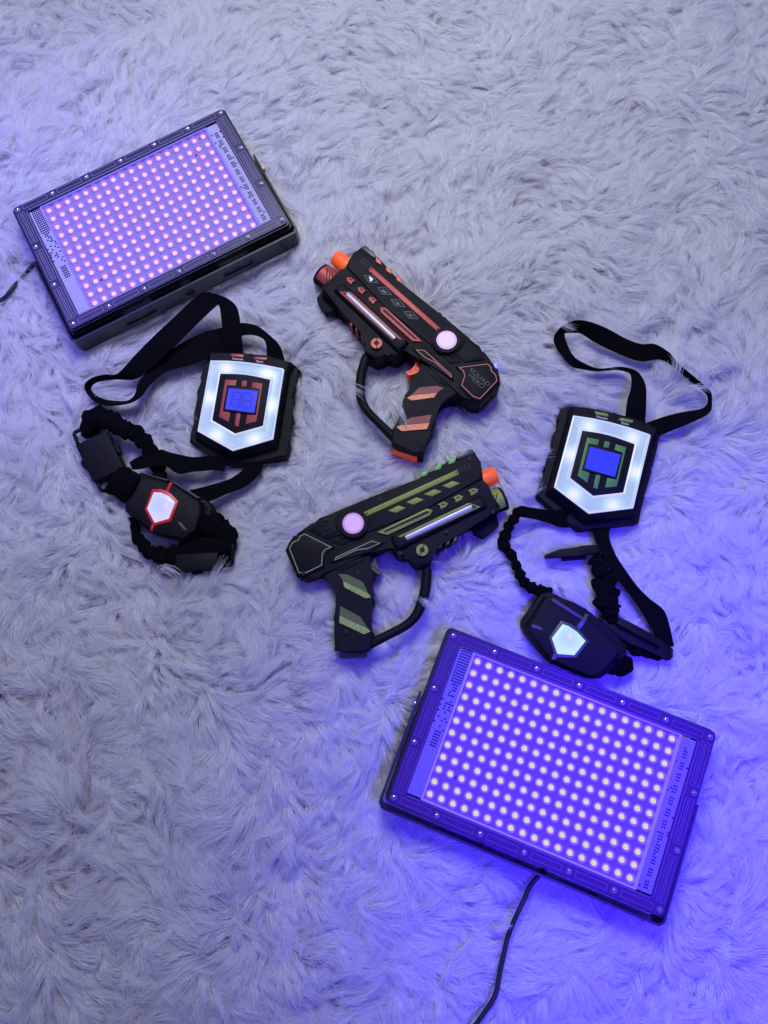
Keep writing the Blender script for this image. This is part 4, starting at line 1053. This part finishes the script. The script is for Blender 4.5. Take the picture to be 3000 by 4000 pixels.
# press or lift the pile where something lies on it
ci = np.clip(((px_-X0)/RES).astype(int), 0, NX-1); cj = np.clip(((py_-Y0)/RES).astype(int), 0, NY-1)
hb, ht = HB[ci, cj], HT[ci, cj]
inside = hb < 5
roots_in = inside[:, 0]
insl = inside.reshape(NLK, NS, NP); rootl = roots_in.reshape(NLK, NS)
fr = insl.mean((1, 2)); htl = np.where(inside, ht, 0).reshape(NLK, NS*NP).max(1)
ovl = over & (rootl.mean(1) < 0.05) & (fr > 0.015) & (fr < 0.30) & (htl < 0.0435)
need = np.where(inside, ht+0.0010-pz_, 0).reshape(NLK, NS*NP).max(1)
ov = rep(ovl) & ~roots_in
lift = np.where(ov, rep(np.clip(need, 0, 0.03)), 0)*rng.uniform(0.95, 1.12, K)
pz_ = pz_+lift[:, None]*np.clip(t*1.9, 0, 1)**0.9
pz_ = np.where(inside & ~ov[:, None], np.minimum(pz_, np.maximum(hb-0.0015, 0.0015)), pz_)
pz_ = np.maximum(pz_, 0.0004)
pos = np.stack([px_, py_, pz_], -1).astype(np.float32).reshape(-1)
rad = (rng.uniform(0.00013, 0.00023, K)[:, None]*(1-0.75*t**2.2)).astype(np.float32).reshape(-1)
hc = bpy.data.hair_curves.new('fur'); hc.add_curves([NP]*K)
hc.attributes['position'].data.foreach_set('vector', pos)
ra = hc.attributes.get('radius') or hc.attributes.new('radius', 'FLOAT', 'POINT'); ra.data.foreach_set('value', rad)
fur = bpy.data.objects.new('fur', hc); COL.objects.link(fur); fur.parent = rug
fur.location = (-rug.location[0], -rug.location[1], -rug.location[2]); tag(fur, kind='stuff')
fm = bpy.data.materials.new('white_faux_fur'); fm.use_nodes = True; nt = fm.node_tree
for n_ in list(nt.nodes): nt.nodes.remove(n_)
out = nt.nodes.new('ShaderNodeOutputMaterial'); df = nt.nodes.new('ShaderNodeBsdfDiffuse'); tr_ = nt.nodes.new('ShaderNodeBsdfTranslucent'); gl = nt.nodes.new('ShaderNodeBsdfGlossy')
hi_ = nt.nodes.new('ShaderNodeHairInfo'); ramp = nt.nodes.new('ShaderNodeMapRange'); ramp.inputs['To Min'].default_value = 0.84; ramp.inputs['To Max'].default_value = 0.95
cmb = nt.nodes.new('ShaderNodeCombineColor')
nt.links.new(hi_.outputs['Random'], ramp.inputs['Value'])
for k in ('Red', 'Green', 'Blue'): nt.links.new(ramp.outputs['Result'], cmb.inputs[k])
nt.links.new(cmb.outputs['Color'], df.inputs['Color']); nt.links.new(cmb.outputs['Color'], tr_.inputs['Color'])
gl.inputs['Roughness'].default_value = 0.35; gl.inputs['Color'].default_value = (0.9, 0.9, 0.9, 1)
m1 = nt.nodes.new('ShaderNodeMixShader'); m1.inputs['Fac'].default_value = 0.5; m2 = nt.nodes.new('ShaderNodeMixShader'); m2.inputs['Fac'].default_value = 0.07
nt.links.new(df.outputs[0], m1.inputs[1]); nt.links.new(tr_.outputs[0], m1.inputs[2]); nt.links.new(m1.outputs[0], m2.inputs[1]); nt.links.new(gl.outputs[0], m2.inputs[2]); nt.links.new(m2.outputs[0], out.inputs['Surface'])
hc.materials.append(fm)
scn.cycles_curves.shape = 'THICK'; scn.cycles_curves.subdivisions = 2

# ------------------------------------------------------------------ light
w = bpy.data.worlds.new('World'); scn.world = w; w.use_nodes = True
bg = w.node_tree.nodes['Background']; bg.inputs['Color'].default_value = (0.258, 0.250, 0.92, 1); bg.inputs['Strength'].default_value = 0.45


def light(name, kind, loc, target, power, col, **kw):
    d = bpy.data.lights.new(name, kind); d.energy = power; d.color = col
    for k, v in kw.items(): setattr(d, k, v)
    o = bpy.data.objects.new(name, d); COL.objects.link(o); o.location = loc
    o.rotation_euler = (Vector(target)-Vector(loc)).to_track_quat('-Z', 'Y').to_euler(); return o


light('room_lamp', 'AREA', (0.05, 0.84, 1.08), (0.05, 0.52, 0), 12.3, (0.87, 0.92, 1.0), shape='DISK', size=0.6)
light('violet_fill', 'SPOT', (0.36, -0.26, 1.10), (0.32, -0.22, 0.03), 150, (0.040, 0.006, 1.0), spot_size=R(53), spot_blend=1.0, shadow_soft_size=0.16)  # added spot out of view, stands in for the near floodlight's spill
light('violet_fill', 'SPOT', (-0.44, 0.58, 0.70), (-0.38, 0.54, 0.03), 19, (0.12, 0.08, 1.0), spot_size=R(62), spot_blend=1.0, shadow_soft_size=0.14)  # second added spot, for violet spill round the far floodlight

scn.view_settings.view_transform = 'Standard'; scn.view_settings.look = 'None'; scn.view_settings.exposure = 0; scn.view_settings.gamma = 1
scn.cycles.max_bounces = 10; scn.cycles.diffuse_bounces = 8; scn.cycles.transparent_max_bounces = 12
scn.cycles.sample_clamp_indirect = 4; scn.cycles.use_denoising = True
